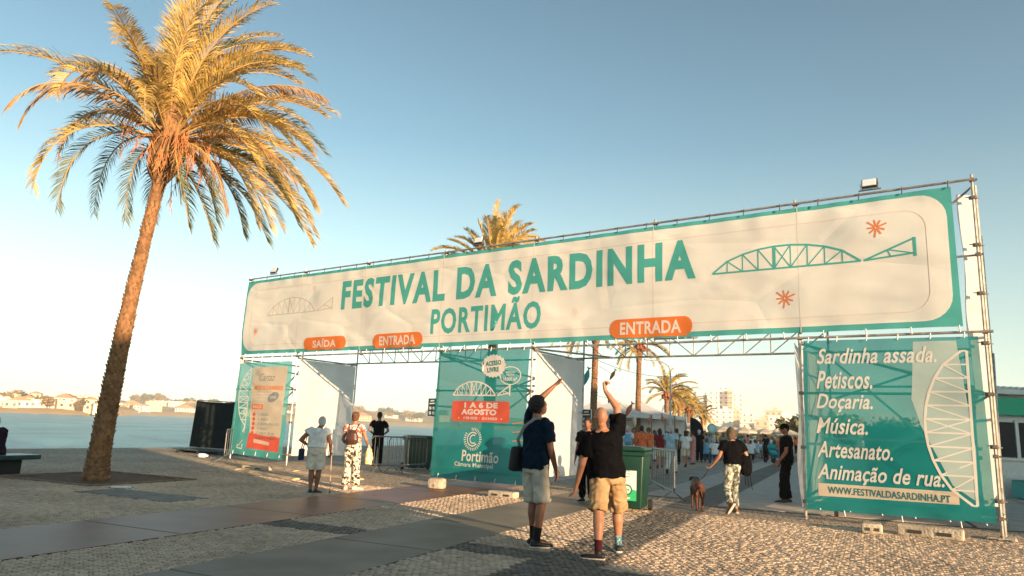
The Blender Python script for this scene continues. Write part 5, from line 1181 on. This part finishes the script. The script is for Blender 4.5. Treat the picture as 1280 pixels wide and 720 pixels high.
barrier(G(815, 612), G(843, 628), 'steel crowd barrier standing right of the labelled green bin', h=1.06, nb=9)
barrier(G(279, 579), G(299, 571), 'pale steel barrier seen end on beside the timetable banner', h=1.0, nb=8)
# dark screened fence by the water
sf = thing('screened_fence_panel', 'black screened fence panel on feet between the river and the timetable banner', 'fence panel', G(236, 562), math.atan2(*(G(296, 566)-G(236, 562)).yx)); L = (G(296, 566)-G(236, 562)).length
q = MB(); hh = 1.85; V = []; F = []; n = 16
for i in range(n+1):
    for j in range(n+1): u, v = i/n, j/n; V.append((u*L+.10*v*(1-u), .04*math.sin(u*9)*math.sin(v*3), .12+v*hh-.05*math.sin(u*3.1)*v))
for i in range(n):
    for j in range(n): a = i*(n+1)+j; F.append((a, a+n+1, a+n+2, a+1))
q.add(V, F); q.build('screen_cloth', mat('black_screen', (.006, .012, .013), rough=.9, var=.3, vscale=5), sf, smooth=True)
q = MB(); q.tube([(0, .05, .05), (.1, .05, hh+.14), (L, .05, hh+.1), (L, .05, .05)], .02, 6); q.tube([(0, .05, .9), (L, .05, .9)], .015, 6); q.build('frame', M_GAL, sf)
for x in (.15, L-.2): q = MB(); q.bbox((x, .05, .05), (.25, .6, .10), .02); q.build('foot', M_CON, sf)
pl_ = thing('pallet', 'low dark platform on the ground in front of the black screened fence', 'pallet', G(262, 567), math.atan2(*(G(296, 566)-G(236, 562)).yx))
for k in range(6): q = MB(); q.bbox((0, -.55+k*.2, .12), (2.3, .15, .03), .004); q.build('board', mat('dark_wet_wood', (.05, .07, .07), rough=.6, var=.3), pl_)
for k in (-1, 0, 1): q = MB(); q.bbox((k*1.0, 0, .055), (.1, 1.2, .09), .006); q.build('bearer', MATS['dark_wet_wood'], pl_)
pc2 = thing('white_canister', 'small white canister lying beside the dark platform', 'canister', G(253, 572)); q = MB(); q.tube([(-.16, 0, .07), (-.1, 0, .07), (.1, 0, .07), (.14, 0, .07), (.2, 0, .07)], [.05, .07, .07, .03, .03], 10); q.build('shell', M_LENS, pc2, smooth=True); q = MB(); q.tube([(.2, 0, .07), (.24, 0, .07)], .035, 8); q.build('cap', M_BLK, pc2)
# bench at the left edge with a seated figure
bz = math.atan2(*(G(40, 588)-G(0, 590)).yx)
be = thing('slab_bench', 'low slab bench with a dark teal top at the left edge of the plaza', 'bench', G(-2, 594), bz-.05)
q = MB(); q.bbox((-.35, 0, .37), (2.0, .62, .10), .02); q.build('seat', mat('teal_black_slab', (.018, .055, .065), rough=.35, var=.3, vscale=3), be)
for x in (-.9, .1): q = MB(); q.bbox((x, .05, .16), (.5, .42, .32), .02); q.build('leg', M_DST if False else mat('bench_leg', (.02, .022, .024), rough=.8), be)
bmx = be.matrix_basis.copy(); bmx = Matrix.Translation(be.location)@Matrix.Rotation(bz-.05, 4, 'Z')
person('person in dark clothes seated on the bench at the left edge, back turned', bmx@Vector((-.06, .10, -.03)), R(0)+math.degrees(bz)-2, 1.72,
    dict(pel=(0, 0, .50), chest=(0, .06, .77), neck=(0, .13, .99), head=(0, .20, 1.14), hpitch=-20, shR=(.185, .12, .94), elR=(.23, .20, .68), wrR=(.14, .42, .60), shL=(-.185, .12, .94), elL=(-.23, .2, .68), wrL=(-.14, .42, .6), hipR=(.09, .04, .49), knR=(.12, .45, .50), anR=(.12, .46, .09), hipL=(-.09, .04, .49), knL=(-.12, .45, .50), anL=(-.12, .46, .09)),
    top=dict(m=cloth_m('dark_plum_cotton', (.025, .012, .025)), sleeve=1.9, hem=-.1, inf=.02), bottom=dict(m=BLACK, len=1.9), skin=SKIN, hair=('short', M_HDK), voxel=.013)

# kiosk to the right
M_KW = mat('kiosk_white', (.72, .70, .66), rough=.5, var=.05); M_KG = mat('kiosk_green', (.02, .42, .24), rough=.5); M_KT = mat('kiosk_teal', (.02, .30, .28), rough=.5); M_KGD = mat('kiosk_glass_dark', (.02, .022, .025), rough=.12, spec=.7)
k0 = G(1243, 621); k1 = G(1290, 623); kd = (k1-k0).normalized(); kk = thing('kiosk', 'white kiosk with a green sign band and dark windows behind the right scaffold post', 'kiosk', k0, math.atan2(kd.y, kd.x))
q = MB(); q.box((3.6, 1.5, 1.55), (7.4, 3.0, 3.1)); q.build('wall', M_KW, kk)
q = MB(); q.box((3.6, 1.4, 3.17), (7.7, 3.4, .16)); 
for k in range(38): q.tube([(-.2+k*.205, -.32, 3.28), (-.2+k*.205, 3.1, 3.28)], .05, 6)
q.build('roof', M_KW, kk)
q = MB(); q.box((3.7, -.10, 2.72), (7.2, .18, .52)); sg_ = q.build('sign_band', M_KG, kk); me = text_mesh('INFORMAÇÕES', 1.1, 2.62, 3.4, 2.80, -.195, .03); me.materials.append(M_KW); ob('lettering', me, sg_)
for i in range(9):
    q = MB(); q.box((.45+i*.78, -.01, 1.72), (.66, .06, 1.05)); wn = q.build('window', M_KGD, kk); q = MB(); q.box((.45+i*.78+.39, -.03, 1.72), (.10, .08, 1.2)); q.build('frame', M_KW, wn)
q = MB(); q.box((3.6, -.03, 1.13), (7.2, .10, .07)); q.build('sill', M_KW, kk)
ct = thing('counter', 'low teal and white counter standing in front of the kiosk', 'counter', k0+kd*2.6-Vector((-kd.y, kd.x, 0))*.9, math.atan2(kd.y, kd.x))
q = MB(); q.bbox((0, 0, .30), (5, .5, .5), .02); q.build('front_panel', M_KT, ct); q = MB(); q.bbox((0, 0, .62), (5.2, .7, .07), .015); q.build('top', M_KW, ct); q = MB(); q.bbox((0, -.262, .28), (4.4, .02, .10), .004); q.build('stripe', M_KW, ct)
# teal booth seen through the programme banner
bo = thing('green_booth', 'large dark green container seen faintly through the programme banner', 'container', mw=GM@Matrix.Translation((-1.75, 5.2, 0)))
q = MB(); q.bbox((0, 0, .95), (1.9, 1.1, 1.5), .05); q.build('container_body', M_BIN, bo); q = MB(); q.bbox((0, 0, 1.76), (2.0, 1.25, .14), .05); q.build('lid', M_BIND, bo)
for sx in (-1, 1):
    for sy in (-1, 1): q = MB(); q.tube([(sx*.75, sy*.45-.03, .11), (sx*.75, sy*.45+.03, .11)], .11, 14); q.build('wheel', MATS['rubber'], bo)

# ============================================================ BEHIND THE GATE
# lamp post
lm = thing('street_lamp', 'slim pale street lamp with a curved head in front of the golden palms', 'street lamp', AB(48, -8.9)); lx = G(838, 568)
lm.location = HD(838, 44)
q = MB(); q.tube([(0, 0, 0), (0, 0, .6), (0, 0, 5.2), (-.1, 0, 5.5), (-.5, 0, 5.72), (-1.1, 0, 5.85)], [.09, .06, .045, .04, .035, .03], 8); q.build('pole', mat('lamp_pole_grey', (.45, .45, .45), rough=.4, metal=.4), lm); q = MB(); q.bbox((-1.3, 0, 5.83), (.55, .2, .09), .03); q.build('lamp_head', MATS['lamp_pole_grey'], lm); q = MB(); q.tube([(0, 0, .0), (0, 0, .5)], .10, 10); q.build('base', MATS['lamp_pole_grey'], lm)
# marquees
M_TNT = mat('marquee_white', (.80, .79, .78), rough=.7, trans=.3, var=.04)
def marquee(p, rz, w_, d_, h_, label, pk=1.6):
    t = thing('marquee', label, 'tent', p, rz, 'white marquees behind the crowd')
    V = [(-w_/2, -d_/2, h_), (w_/2, -d_/2, h_), (w_/2, d_/2, h_), (-w_/2, d_/2, h_)]; n = 8; q = MB()
    ring = [V]
    for k in range(1, n+1):
        f = k/n; s_ = (1-f); zz = h_+.65*pk*f**1.8; ring.append([(x*s_+.0, y*s_, zz) for x, y, _ in V])
    for k in range(n):
        for j in range(4): q.add([ring[k][j], ring[k][(j+1) % 4], ring[k+1][(j+1) % 4], ring[k+1][j]], [(0, 1, 2, 3)])
    for j in range(4): a, b = V[j], V[(j+1) % 4]; q.add([(a[0], a[1], h_-.3), (b[0], b[1], h_-.3), b, a], [(0, 1, 2, 3)])
    q.build('roof', M_TNT, t)
    for x, y, _ in V: q = MB(); q.tube([(x, y, 0), (x, y, h_)], .05, 6); q.build('pole', M_GAL, t)
    q = MB(); q.box((0, d_/2, h_/2), (w_, .04, h_)); q.build('wall_sheet', M_TNT, t); q = MB(); q.box((-w_/2, 0, h_/2), (.04, d_, h_)); q.build('wall_sheet', M_TNT, t)
for px, dist, w_, h_, lab, pk in ((770, 60, 7, 2.9, 'white peaked marquee nearest the bald man, behind the crowd', 1.9), (800, 64, 7, 3.0, 'white peaked marquee behind the blue backpack, left of the full palm', 2.0), (826, 76, 7, 2.6, 'white peaked marquee half hidden by the full palm trunk', 1.6), (745, 66, 7, 3.0, 'white peaked marquee behind the bald man', 1.9)):
    marquee(HD(px, dist), -PA, w_, 5, h_, lab, pk)
# parasols / flat canopies over the tables
M_CAN = mat('canopy_cream', (.68, .60, .50), rough=.8, trans=.3)
for k, (px, d) in enumerate(((905, 92), (918, 95), (931, 90), (944, 97), (957, 93), (970, 99), (984, 92))):
    t = thing('parasol', 'pale parasol over the festival tables, number %s from the left in the far row' % ['first', 'second', 'third', 'fourth', 'fifth', 'sixth', 'seventh'][k], 'parasol', HD(px, d), k*.4, 'pale parasols over the tables'); t['label'] = '%s from the left of the pale parasols in the far row, under the distant trees' % ['first', 'second', 'third', 'fourth', 'fifth', 'sixth', 'last'][k]
    q = MB(); n = 8
    for j in range(n):
        a, b = 2*math.pi*j/n, 2*math.pi*(j+1)/n; q.add([(1.5*math.cos(a), 1.5*math.sin(a), 2.2), (1.5*math.cos(b), 1.5*math.sin(b), 2.2), (0, 0, 2.75)], [(0, 1, 2)]); q.add([(1.5*math.cos(a), 1.5*math.sin(a), 2.0), (1.5*math.cos(b), 1.5*math.sin(b), 2.0), (1.5*math.cos(b), 1.5*math.sin(b), 2.2), (1.5*math.cos(a), 1.5*math.sin(a), 2.2)], [(0, 1, 2, 3)])
    q.build('canopy', M_CAN, t); q = MB(); q.tube([(0, 0, 0), (0, 0, 2.7)], .03, 6); q.build('pole', M_GAL, t)
# trestle tables and stools
M_WOOD = mat('table_wood', (.30, .20, .12), rough=.7, var=.2)
q = MB(); q.bbox((0, 0, .74), (2.2, .7, .04), .01); TTOP = q.mesh('tabletop', M_WOOD); q = MB(); q.tube([(-.9, -.3, 0), (-.9, .3, .72)], .02, 6); q.tube([(-.9, .3, 0), (-.9, -.3, .72)], .02, 6); TLEG = q.mesh('leg', M_GAL)
q = MB(); q.bbox((0, 0, .45), (2.2, .26, .04), .01); q.tube([(-.8, 0, 0), (-.8, 0, .44)], .02, 6); q.tube([(.8, 0, 0), (.8, 0, .44)], .02, 6); BEN = q.mesh('bench', M_WOOD)
TWH = ['just right of the woman in the white top', 'behind the two seated guests in blue and white', 'between the dog walker and the teal sign', 'behind the dog walker\'s head', 'right of the dog walker\'s shoulder', 'in the far row under the first parasols', 'in the far row under the middle parasols', 'in the far row near the security guard', 'beside the teal pushchair', 'left of the security guard']
for k, (px, d) in enumerate(((874, 47), (890, 50), (905, 56), (920, 60), (938, 57), (900, 72), (925, 76), (955, 74), (950, 62), (972, 66))):
    p = HD(px, d); t = thing('trestle_table', 'wooden trestle table ' + TWH[k], 'table', p, PA+k*.15, 'tables of the eating area')
    ob('tabletop', TTOP, t); o = ob('leg', TLEG, t); o2 = ob('leg', TLEG, t); o2.location = (1.8, 0, 0)
# crowd: archetypes copied with their own clothes
def arche(pose, **kw): return person('x', (0, 0, -50), 0, 1.75, pose, top=kw.get('top', dict(m=WHITE, sleeve=.6, hem=-.12, inf=.02, fold=.014)), bottom=kw.get('bottom', dict(m=NAVY, len=1.95, inf=.016, fold=.012)), hair=kw.get('hair', ('short', M_HDK)), voxel=.022, fine=False, girth=kw.get('girth', 1.05))
SIT = dict(pel=(0, 0, .52), chest=(0, .05, .80), neck=(0, .10, 1.03), head=(0, .15, 1.19), hpitch=-8, shR=(.185, .09, .97), elR=(.24, .18, .72), wrR=(.14, .42, .76), shL=(-.185, .09, .97), elL=(-.24, .2, .72), wrL=(-.14, .42, .76), hipR=(.09, .04, .50), knR=(.12, .45, .52), anR=(.12, .44, .09), hipL=(-.09, .04, .50), knL=(-.12, .45, .52), anL=(-.12, .44, .09))
WALK = dict(knR=(.10, .16, .50), anR=(.10, .24, .10), knL=(-.10, .02, .49), anL=(-.10, -.26, .15), tipL=-.7, elR=(.24, -.13, 1.13), wrR=(.24, -.12, .88), elL=(-.24, .06, 1.13), wrL=(-.24, .22, .92))
SH_ = dict(m=NAVY, len=.9, inf=.02, flare=.02, name='shorts')
AR = {'stand': arche(None), 'walk': arche(WALK), 'sit': arche(SIT), 'shorts': arche(dict(hyaw=30, elR=(.27, .02, 1.16), wrR=(.12, .2, 1.1)), bottom=SH_), 'walkshorts': arche(WALK, bottom=SH_, hair=('long', M_HBR)), 'sitlong': arche(SIT, hair=('long', M_HDK)), 'longhair': arche(dict(hyaw=-30), hair=('long', M_HBR), girth=.92)}
CM = {k: cloth_m('crowd_'+k, c) for k, c in dict(white=(.75, .74, .72), blue=(.18, .42, .60), ltblue=(.40, .58, .70), red=(.50, .07, .04), orange=(.70, .16, .06), maroon=(.18, .02, .03), black=(.01, .01, .012), pink=(.60, .26, .24), teal=(.03, .33, .34), grey=(.25, .25, .26), cream=(.62, .54, .42), green=(.05, .13, .07), denim=(.07, .12, .20), khaki=(.30, .22, .13), yellow=(.6, .42, .1)).items()}
HC = [M_HDK, M_HBR, M_HDK, M_HBL, M_HGR]
used = set()
def crowd(kind, p, yaw, H, topc, botc, label, hair=None, skin=None):
    src = AR[kind]
    if kind in used:
        t = src.copy(); COL.objects.link(t); kids = []
        for ch in list(src.children):
            c = ch.copy(); COL.objects.link(c); c.parent = t; kids.append(c)
    else: used.add(kind); t = src; kids = list(src.children)
    t.location = p; t.rotation_euler = (0, 0, R(yaw)); t.scale = (H/1.75,)*3; t['label'] = label; t['group'] = 'visitors in the crowd behind the gate'
    for c in kids:
        b = c.name.split('.')[0]; m = None
        if b == 'shirt': m = CM[topc]
        elif b in ('trousers', 'shorts'): m = CM[botc]
        elif b == 'hair': m = hair or M_HDK
        elif b == 'body': m = skin or SKIN
        if m: c.material_slots[0].link = 'OBJECT'; c.material_slots[0].material = m
    return t
def foot(px, top_px, H):    # stand a figure of height H whose head shows at (px, top_px)
    best = None
    for k in range(60):
        d = 18+k*1.6; p = HD(px, d); q_ = np.array((p.x, p.y, H))-_C; y = 360-FPX*(q_@_Y)/(q_@_F)
        if best is None or abs(y-top_px) < best[0]: best = (abs(y-top_px), p)
    return best[1]
named = [('walk', 784, 30, -20, 1.72, 'white', 'cream', 'visitor in white with a blue rucksack and red cap, behind the green bin'), ('stand', 802, 27, 15, 1.72, 'orange', 'denim', 'visitor in an orange-red shirt directly behind the green bin'), ('shorts', 811, 31, 40, 1.70, 'orange', 'khaki', 'visitor in orange beside the one in the orange-red shirt'),
         ('walkshorts', 825, 32, -10, 1.68, 'maroon', 'cream', 'visitor in a maroon top and pale shorts left of the lamp post'), ('walk', 839, 28, -25, 1.76, 'ltblue', 'white', 'visitor in a light blue shirt and white trousers under the lamp post'), ('stand', 846, 37, 10, 1.75, 'green', 'black', 'visitor in dark green between the light blue shirt and the white top'),
         ('walkshorts', 857, 34.5, 5, 1.66, 'white', 'cream', 'woman in a white top and pale shorts walking away in the open'), ('stand', 866, 38, 60, 1.66, 'pink', 'pink', 'visitor in dusty pink right of the woman in the white top'), ('stand', 874, 42, -30, 1.78, 'black', 'black', 'visitor in black below the black feather flag'),
         ('sit', 883, 42, -20, 1.75, 'blue', 'denim', 'seated guest in a blue shirt, back turned'), ('sit', 894, 41, 5, 1.78, 'white', 'denim', 'seated guest in a white shirt, back turned'), ('sitlong', 903, 46, 30, 1.68, 'pink', 'black', 'seated guest in pink left of the dog walker'),
         ('sit', 938, 48, -20, 1.75, 'white', 'black', 'seated guest in white right of the dog walker\'s shoulder'), ('stand', 957, 52, 20, 1.75, 'black', 'black', 'bulky visitor in black left of the teal pushchair'), ('longhair', 976, 50, -40, 1.66, 'orange', 'grey', 'visitor in orange beside the pushchair'),
         ('walk', 792, 38, 190, 1.70, 'red', 'white', 'visitor in red behind the blue rucksack'), ('shorts', 776, 36, 200, 1.75, 'red', 'cream', 'visitor in a red top right of the bald man\'s shoulder'), ('longhair', 818, 40, 100, 1.65, 'yellow', 'white', 'visitor in yellow left of the maroon top')]
for kind, px, d, yaw, H, a, b, lab in named: crowd(kind, HD(px, d), yaw, H, a, b, lab, hair=HC[int(px) % 5] if 'white top' not in lab else M_HDK)
cr2 = random.Random(5); SEEN = set(); ks = list(CM); cnames = dict(ltblue='light blue', pink='dusty pink', black='black', grey='grey')
PLACES = ['left of the lamp post', 'below the golden palms', 'by the round teal sign', 'behind the dog walker', 'left of the security guard']
for k in range(92):
    px = 770+k*2.45+cr2.uniform(-2, 2); d = cr2.uniform(46, 92) if px > 850 else cr2.uniform(44, 80)
    kind = cr2.choice(['stand', 'sit', 'sitlong', 'shorts', 'longhair', 'walk'] if px < 870 else ['sit', 'sitlong', 'sit', 'sitlong', 'stand', 'longhair', 'shorts'])
    a = cr2.choice(['white', 'black', 'blue', 'pink', 'white', 'teal', 'grey', 'maroon', 'orange', 'red', 'cream', 'black', 'ltblue', 'green']); b = cr2.choice(['black', 'denim', 'grey', 'khaki', 'white'])
    _d = 'n' if d < 58 else 'f' if d > 72 else 'm'
    while (a == 'orange' and 'long' not in kind) or (kind[:3], a, b, _d, int(px > 838)+int(px > 876)+int(px > 905)+int(px > 940)) in SEEN or (kind == 'sitlong' and False): a = cr2.choice(list(CM)); b = cr2.choice(['black', 'denim', 'grey', 'khaki', 'white', 'cream'])
    SEEN.add((kind[:3], a, b, _d, int(px > 838)+int(px > 876)+int(px > 905)+int(px > 940)))
    pl = PLACES[0] if px < 838 else PLACES[1] if px < 876 else PLACES[2] if px < 905 else PLACES[3] if px < 940 else PLACES[4]
    crowd(kind, HD(px, d), cr2.uniform(-180, 180), cr2.uniform(1.6, 1.85), a, b, '%s%s visitor in a %s top and %s bottoms %s' % ('nearer ' if d < 58 else 'farther ' if d > 72 else '', 'seated' if 'sit' in kind else 'standing', cnames.get(a, a), cnames.get(b, b), pl), hair=cr2.choice(HC), skin=cr2.choice([SKIN, SKIN, SKIND]))
rk = thing('rucksack', 'blue rucksack worn by the visitor in white behind the green bin', 'backpack', HD(784, 30)+Vector((0, -.2, 0)), R(-20)); mb = MB(); mb.tube([(0, 0, .95), (0, -.02, 1.1), (0, 0, 1.4)], [(.13, .08), (.17, .12), (.11, .07)], 10, side=(1, 0, 0)); ob('bag_body', remeshed(mb, .02, 2, [CM['blue']], 'bag'), rk)
for sg in (-1, 1): q = MB(); q.tube([(sg*.08, .06, 1.38), (sg*.13, .2, 1.45), (sg*.14, .3, 1.2)], .014, 5); q.build('strap', CM['blue'], rk)
# pushchair
pu = thing('pushchair', 'teal hooded pushchair left of the security guard', 'pushchair', HD(966, 47), .4)
mb = MB(); mb.tube([(0, -.2, .55), (0, 0, .62), (0, .2, .85)], [(.22, .08), (.24, .16), (.2, .12)], 10, side=(1, 0, 0)); ob('seat', remeshed(mb, .02, 2, [CM['teal']], 'seat'), pu); mb = MB(); mb.ball((0, .12, .95), (.25, .28, .2)); ob('hood', remeshed(mb, .02, 1, [CM['teal']], 'hood'), pu)
for sx in (-1, 1):
    for sy in (-.4, .35): q = MB(); q.tube([(sx*.28, sy, .14), (sx*.32, sy, .14)], .14, 14); q.build('wheel', MATS['rubber'], pu)
    q = MB(); q.tube([(sx*.27, -.4, .14), (sx*.24, .1, .6), (sx*.22, .5, 1.02)], .014, 6); q.tube([(sx*.27, .35, .14), (sx*.24, -.05, .6)], .014, 6); q.build('frame', M_BLK, pu)
q = MB(); q.tube([(-.22, .5, 1.02), (.22, .5, 1.02)], .016, 6); q.build('handle', M_BLK, pu)
# round teal sign, feather flag
rs_ = thing('round_sign', 'round pale teal sign on a pole above the seated guests', 'sign', HD(890, 58)); q = MB(); q.tube([(0, -.03, 2.05), (0, .03, 2.05)], .36, 24); q.build('disc', mat('disc_teal', (.16, .50, .52), rough=.5), rs_); q = MB(); q.tube([(0, -.045, 2.05), (0, -.031, 2.05)], .25, 24); q.build('disc_centre', mat('disc_pale', (.5, .68, .68), rough=.5), rs_); q = MB(); q.tube([(0, .05, 0), (0, .05, 2.3)], .04, 8); q.build('pole', M_GAL, rs_)
ff = thing('feather_flag', 'curved black feather flag right of the palm cluster', 'flag', HD(876, 66)); P = [(1.2*math.sin(u*1.5)-.9, 2.7*math.cos(u*1.25)**.7+.3) for u in np.linspace(0, 1.15, 12)]
q = MB(); q.prism([(-.9, .3)]+P[::-1][:0]+[(x, z) for x, z in P], -.015, .015); q.build('flag_cloth', cloth_m('flag_black', (.012, .012, .014)), ff); q = MB(); q.tube([(-.92, 0, 0), (-.92, 0, 3.1)], .03, 6); q.build('pole', M_GAL, ff)
# hanging decorations on a wire
M_DOR = mat('hanging_orange', (.60, .20, .09), rough=.7, trans=.2); M_DWH = mat('hanging_cream', (.75, .68, .55), rough=.7, trans=.2); M_DTL = mat('hanging_teal', (.05, .30, .30), rough=.7)
wr = thing('festoon_wire', 'thin wire strung across the promenade carrying paper fish', 'wire', (0, 0, 0)); w0 = HD(720, 38, 5.6); w1 = HD(860, 44, 4.9); q = MB(); q.tube([w0.lerp(w1, i/12)-Vector((0, 0, .5*math.sin(math.pi*i/12))) for i in range(13)], .012, 5); q.build('cable', M_BLK, wr)
def fish(px, py, d, L, a, m, label):
    p = HD(px, d); r_ = ray(px, py); kx = d/math.hypot(r_[0], r_[1]); z = CAMH+r_[2]*kx
    t = thing('paper_fish', label, 'decoration', (p.x, p.y, z), 0, 'paper fish hung over the crowd'); t.rotation_euler = (0, a, -PA)
    q = MB(); q.tube([(-.5*L, 0, 0), (-.3*L, 0, 0), (0, 0, 0), (.25*L, 0, 0), (.36*L, 0, 0)], [(.01, .01), (.10*L, .05), (.16*L, .07), (.08*L, .04), (.03*L, .02)], 10, side=(0, 0, 1)); q.build('fish_body', m, t, smooth=True)
    q = MB(); q.prism([(.33*L, 0), (.5*L, .15*L), (.46*L, 0), (.5*L, -.15*L)], -.02, .02); q.build('tail', m, t); q = MB(); q.tube([(0, 0, .1*L), (0, 0, .8)], .008, 4); q.build('string', M_BLK, t)
fish(765, 468, 34, .6, R(-60), M_DOR, 'orange paper fish hanging nearest the raised hand'); fish(786, 512, 38, .9, R(-62), M_DOR, 'long orange paper fish above the crowd, left of the dark palm trunk'); fish(732, 470, 34, .9, R(-75), M_DTL, 'grey-teal paper fish under the girder left of the raised hand'); fish(812, 525, 44, .6, R(-80), M_DOR, 'small orange paper fish left of the full palm trunk'); fish(828, 523, 44, .6, R(-100), M_DOR, 'small orange paper fish touching the full palm trunk'); fish(793, 525, 38, .7, R(-95), M_DWH, 'cream paper fish beside the long orange one'); fish(761, 498, 36, .5, R(-80), M_DTL, 'tiny dark paper fish above the crowd')

# ============================================================ TOWN BEHIND
M_TW = mat('tower_white', (.80, .76, .72), rough=.7, var=.05, vscale=.05); M_TO = mat('tower_ochre', (.70, .50, .34), rough=.7, var=.08, vscale=.05)
M_FWIN = mat('far_window', (.26, .24, .23), rough=.4)
def tower(px0, px1, ytop, dist, label, m=M_TW, depth=14, strip=None, storeys=None, turn=0.):
    a, b = HD(px0, dist), HD(px1, dist); w_ = (b-a).length; r_ = ray((px0+px1)/2, ytop); h = CAMH+r_[2]*dist/math.hypot(r_[0], r_[1]); d = (b-a).normalized()
    t = thing('apartment_building', label, 'building', (a+b)/2, math.atan2(d.y, d.x)+turn); q = MB(); q.box((0, depth/2, h/2), (w_, depth, h)); q.build('wall', m, t)
    n = storeys or max(2, int(h/3)); k = max(2, int(w_/3.2)); q = MB(); bl = MB()
    for i in range(n):
        for j in range(k): q.box(((j+.5)*w_/k-w_/2, -.03, (i+.55)*h/n), (1.3, .12, h/n*.45)); 
        bl.box((0, -.45, (i+.12)*h/n), (w_*.98, .9, .22)); bl.box((0, -.88, (i+.25)*h/n), (w_*.98, .06, h/n*.25))
    for i in range(n):
        for j in range(4): q.box((w_/2+.03, (j+.5)*depth/4, (i+.55)*h/n), (.12, 1.2, h/n*.4))
    q.build('window', M_FWIN, t, kind='stuff'); bl.build('balcony', M_TO if strip else m, t, kind='stuff')
    q = MB(); q.box((0, depth/2, h+.3), (w_+.6, depth+.6, .6)); q.box((w_*.1, depth/2, h+1.6), (w_*.25, depth*.3, 2.4)); q.build('roof', m, t)
tower(886, 900, 489, 560, 'white apartment tower, left wing of the tall group', storeys=10); tower(899, 911, 483, 572, 'tallest white apartment tower in the middle of the group', storeys=11); tower(910, 916, 489, 566, 'narrow ochre-striped tower between two white ones', M_TO, strip=1, storeys=10); tower(915, 931, 492, 575, 'white apartment tower, right wing of the tall group', storeys=10)
tower(880, 884, 495, 590, 'very thin tower left of the tall group', M_TO, storeys=9); tower(893, 917, 513, 500, 'broad white block in front of the tall group', storeys=6); tower(916, 925, 513, 505, 'ochre block with striped balconies at the foot of the group', M_TO, strip=1, storeys=6); tower(927, 944, 516, 520, 'plain white block right of the ochre one', storeys=5)
tower(957, 979, 514, 540, 'ochre-topped block far right of the towers', M_TO, storeys=5, strip=1); tower(961, 998, 521, 480, 'long low white block with strip windows, left of the scaffold post', storeys=4); tower(943, 962, 526, 470, 'low ochre terrace between the white blocks', M_TO, storeys=3)
tower(1000, 1080, 522, 500, 'long pale block seen through the programme banner', storeys=4); tower(868, 895, 527, 450, 'low cream block behind the black flag', M_WC, storeys=3); tower(1090, 1230, 520, 460, 'broad pale block hidden behind the right scaffold bay', storeys=4); tower(1255, 1330, 540, 300, 'low pale block behind the kiosk', M_WC, storeys=3)
tower(700, 760, 527, 520, 'low white terrace behind the bald man', storeys=3); tower(775, 860, 529, 480, 'low white terrace behind the marquees', storeys=3)
for k in range(34):
    px = 868+k*4.0+cr2.uniform(-2, 2); d = cr2.uniform(150, 260); tree(HD(px, d), cr2.uniform(.40, .68), cr2.choice([0, 0, 2, 1]), 'bushy tree, %s from the left between the crowd and the white towers' % ORD(k+1), 'trees in front of the towers')
for k in range(16):
    px = 1000+k*22; tree(HD(px, cr2.uniform(120, 200)), cr2.uniform(1., 1.5), k, 'tree, %s from the left behind the programme banner and kiosk' % ORD(k+1), 'trees behind the right bay')

# ============================================================ HAZE
hz = MB(); xs_, ys_ = (-1500, 1500), (-150, 1500); hz.box(((xs_[0]+xs_[1])/2, (ys_[0]+ys_[1])/2, (WZ-3+75)/2), (xs_[1]-xs_[0], ys_[1]-ys_[0], 75-(WZ-3)))
hm_ = bpy.data.materials.new('air'); hm_.use_nodes = True; n = hm_.node_tree; n.nodes.remove(n.nodes['Principled BSDF']); v = n.nodes.new('ShaderNodeVolumePrincipled'); v.inputs['Color'].default_value = (.95, .93, .92, 1); v.inputs['Density'].default_value = .0005; v.inputs['Anisotropy'].default_value = .0; n.links.new(v.outputs[0], n.nodes['Material Output'].inputs['Volume'])
hz.build('haze', hm_, kind='stuff')
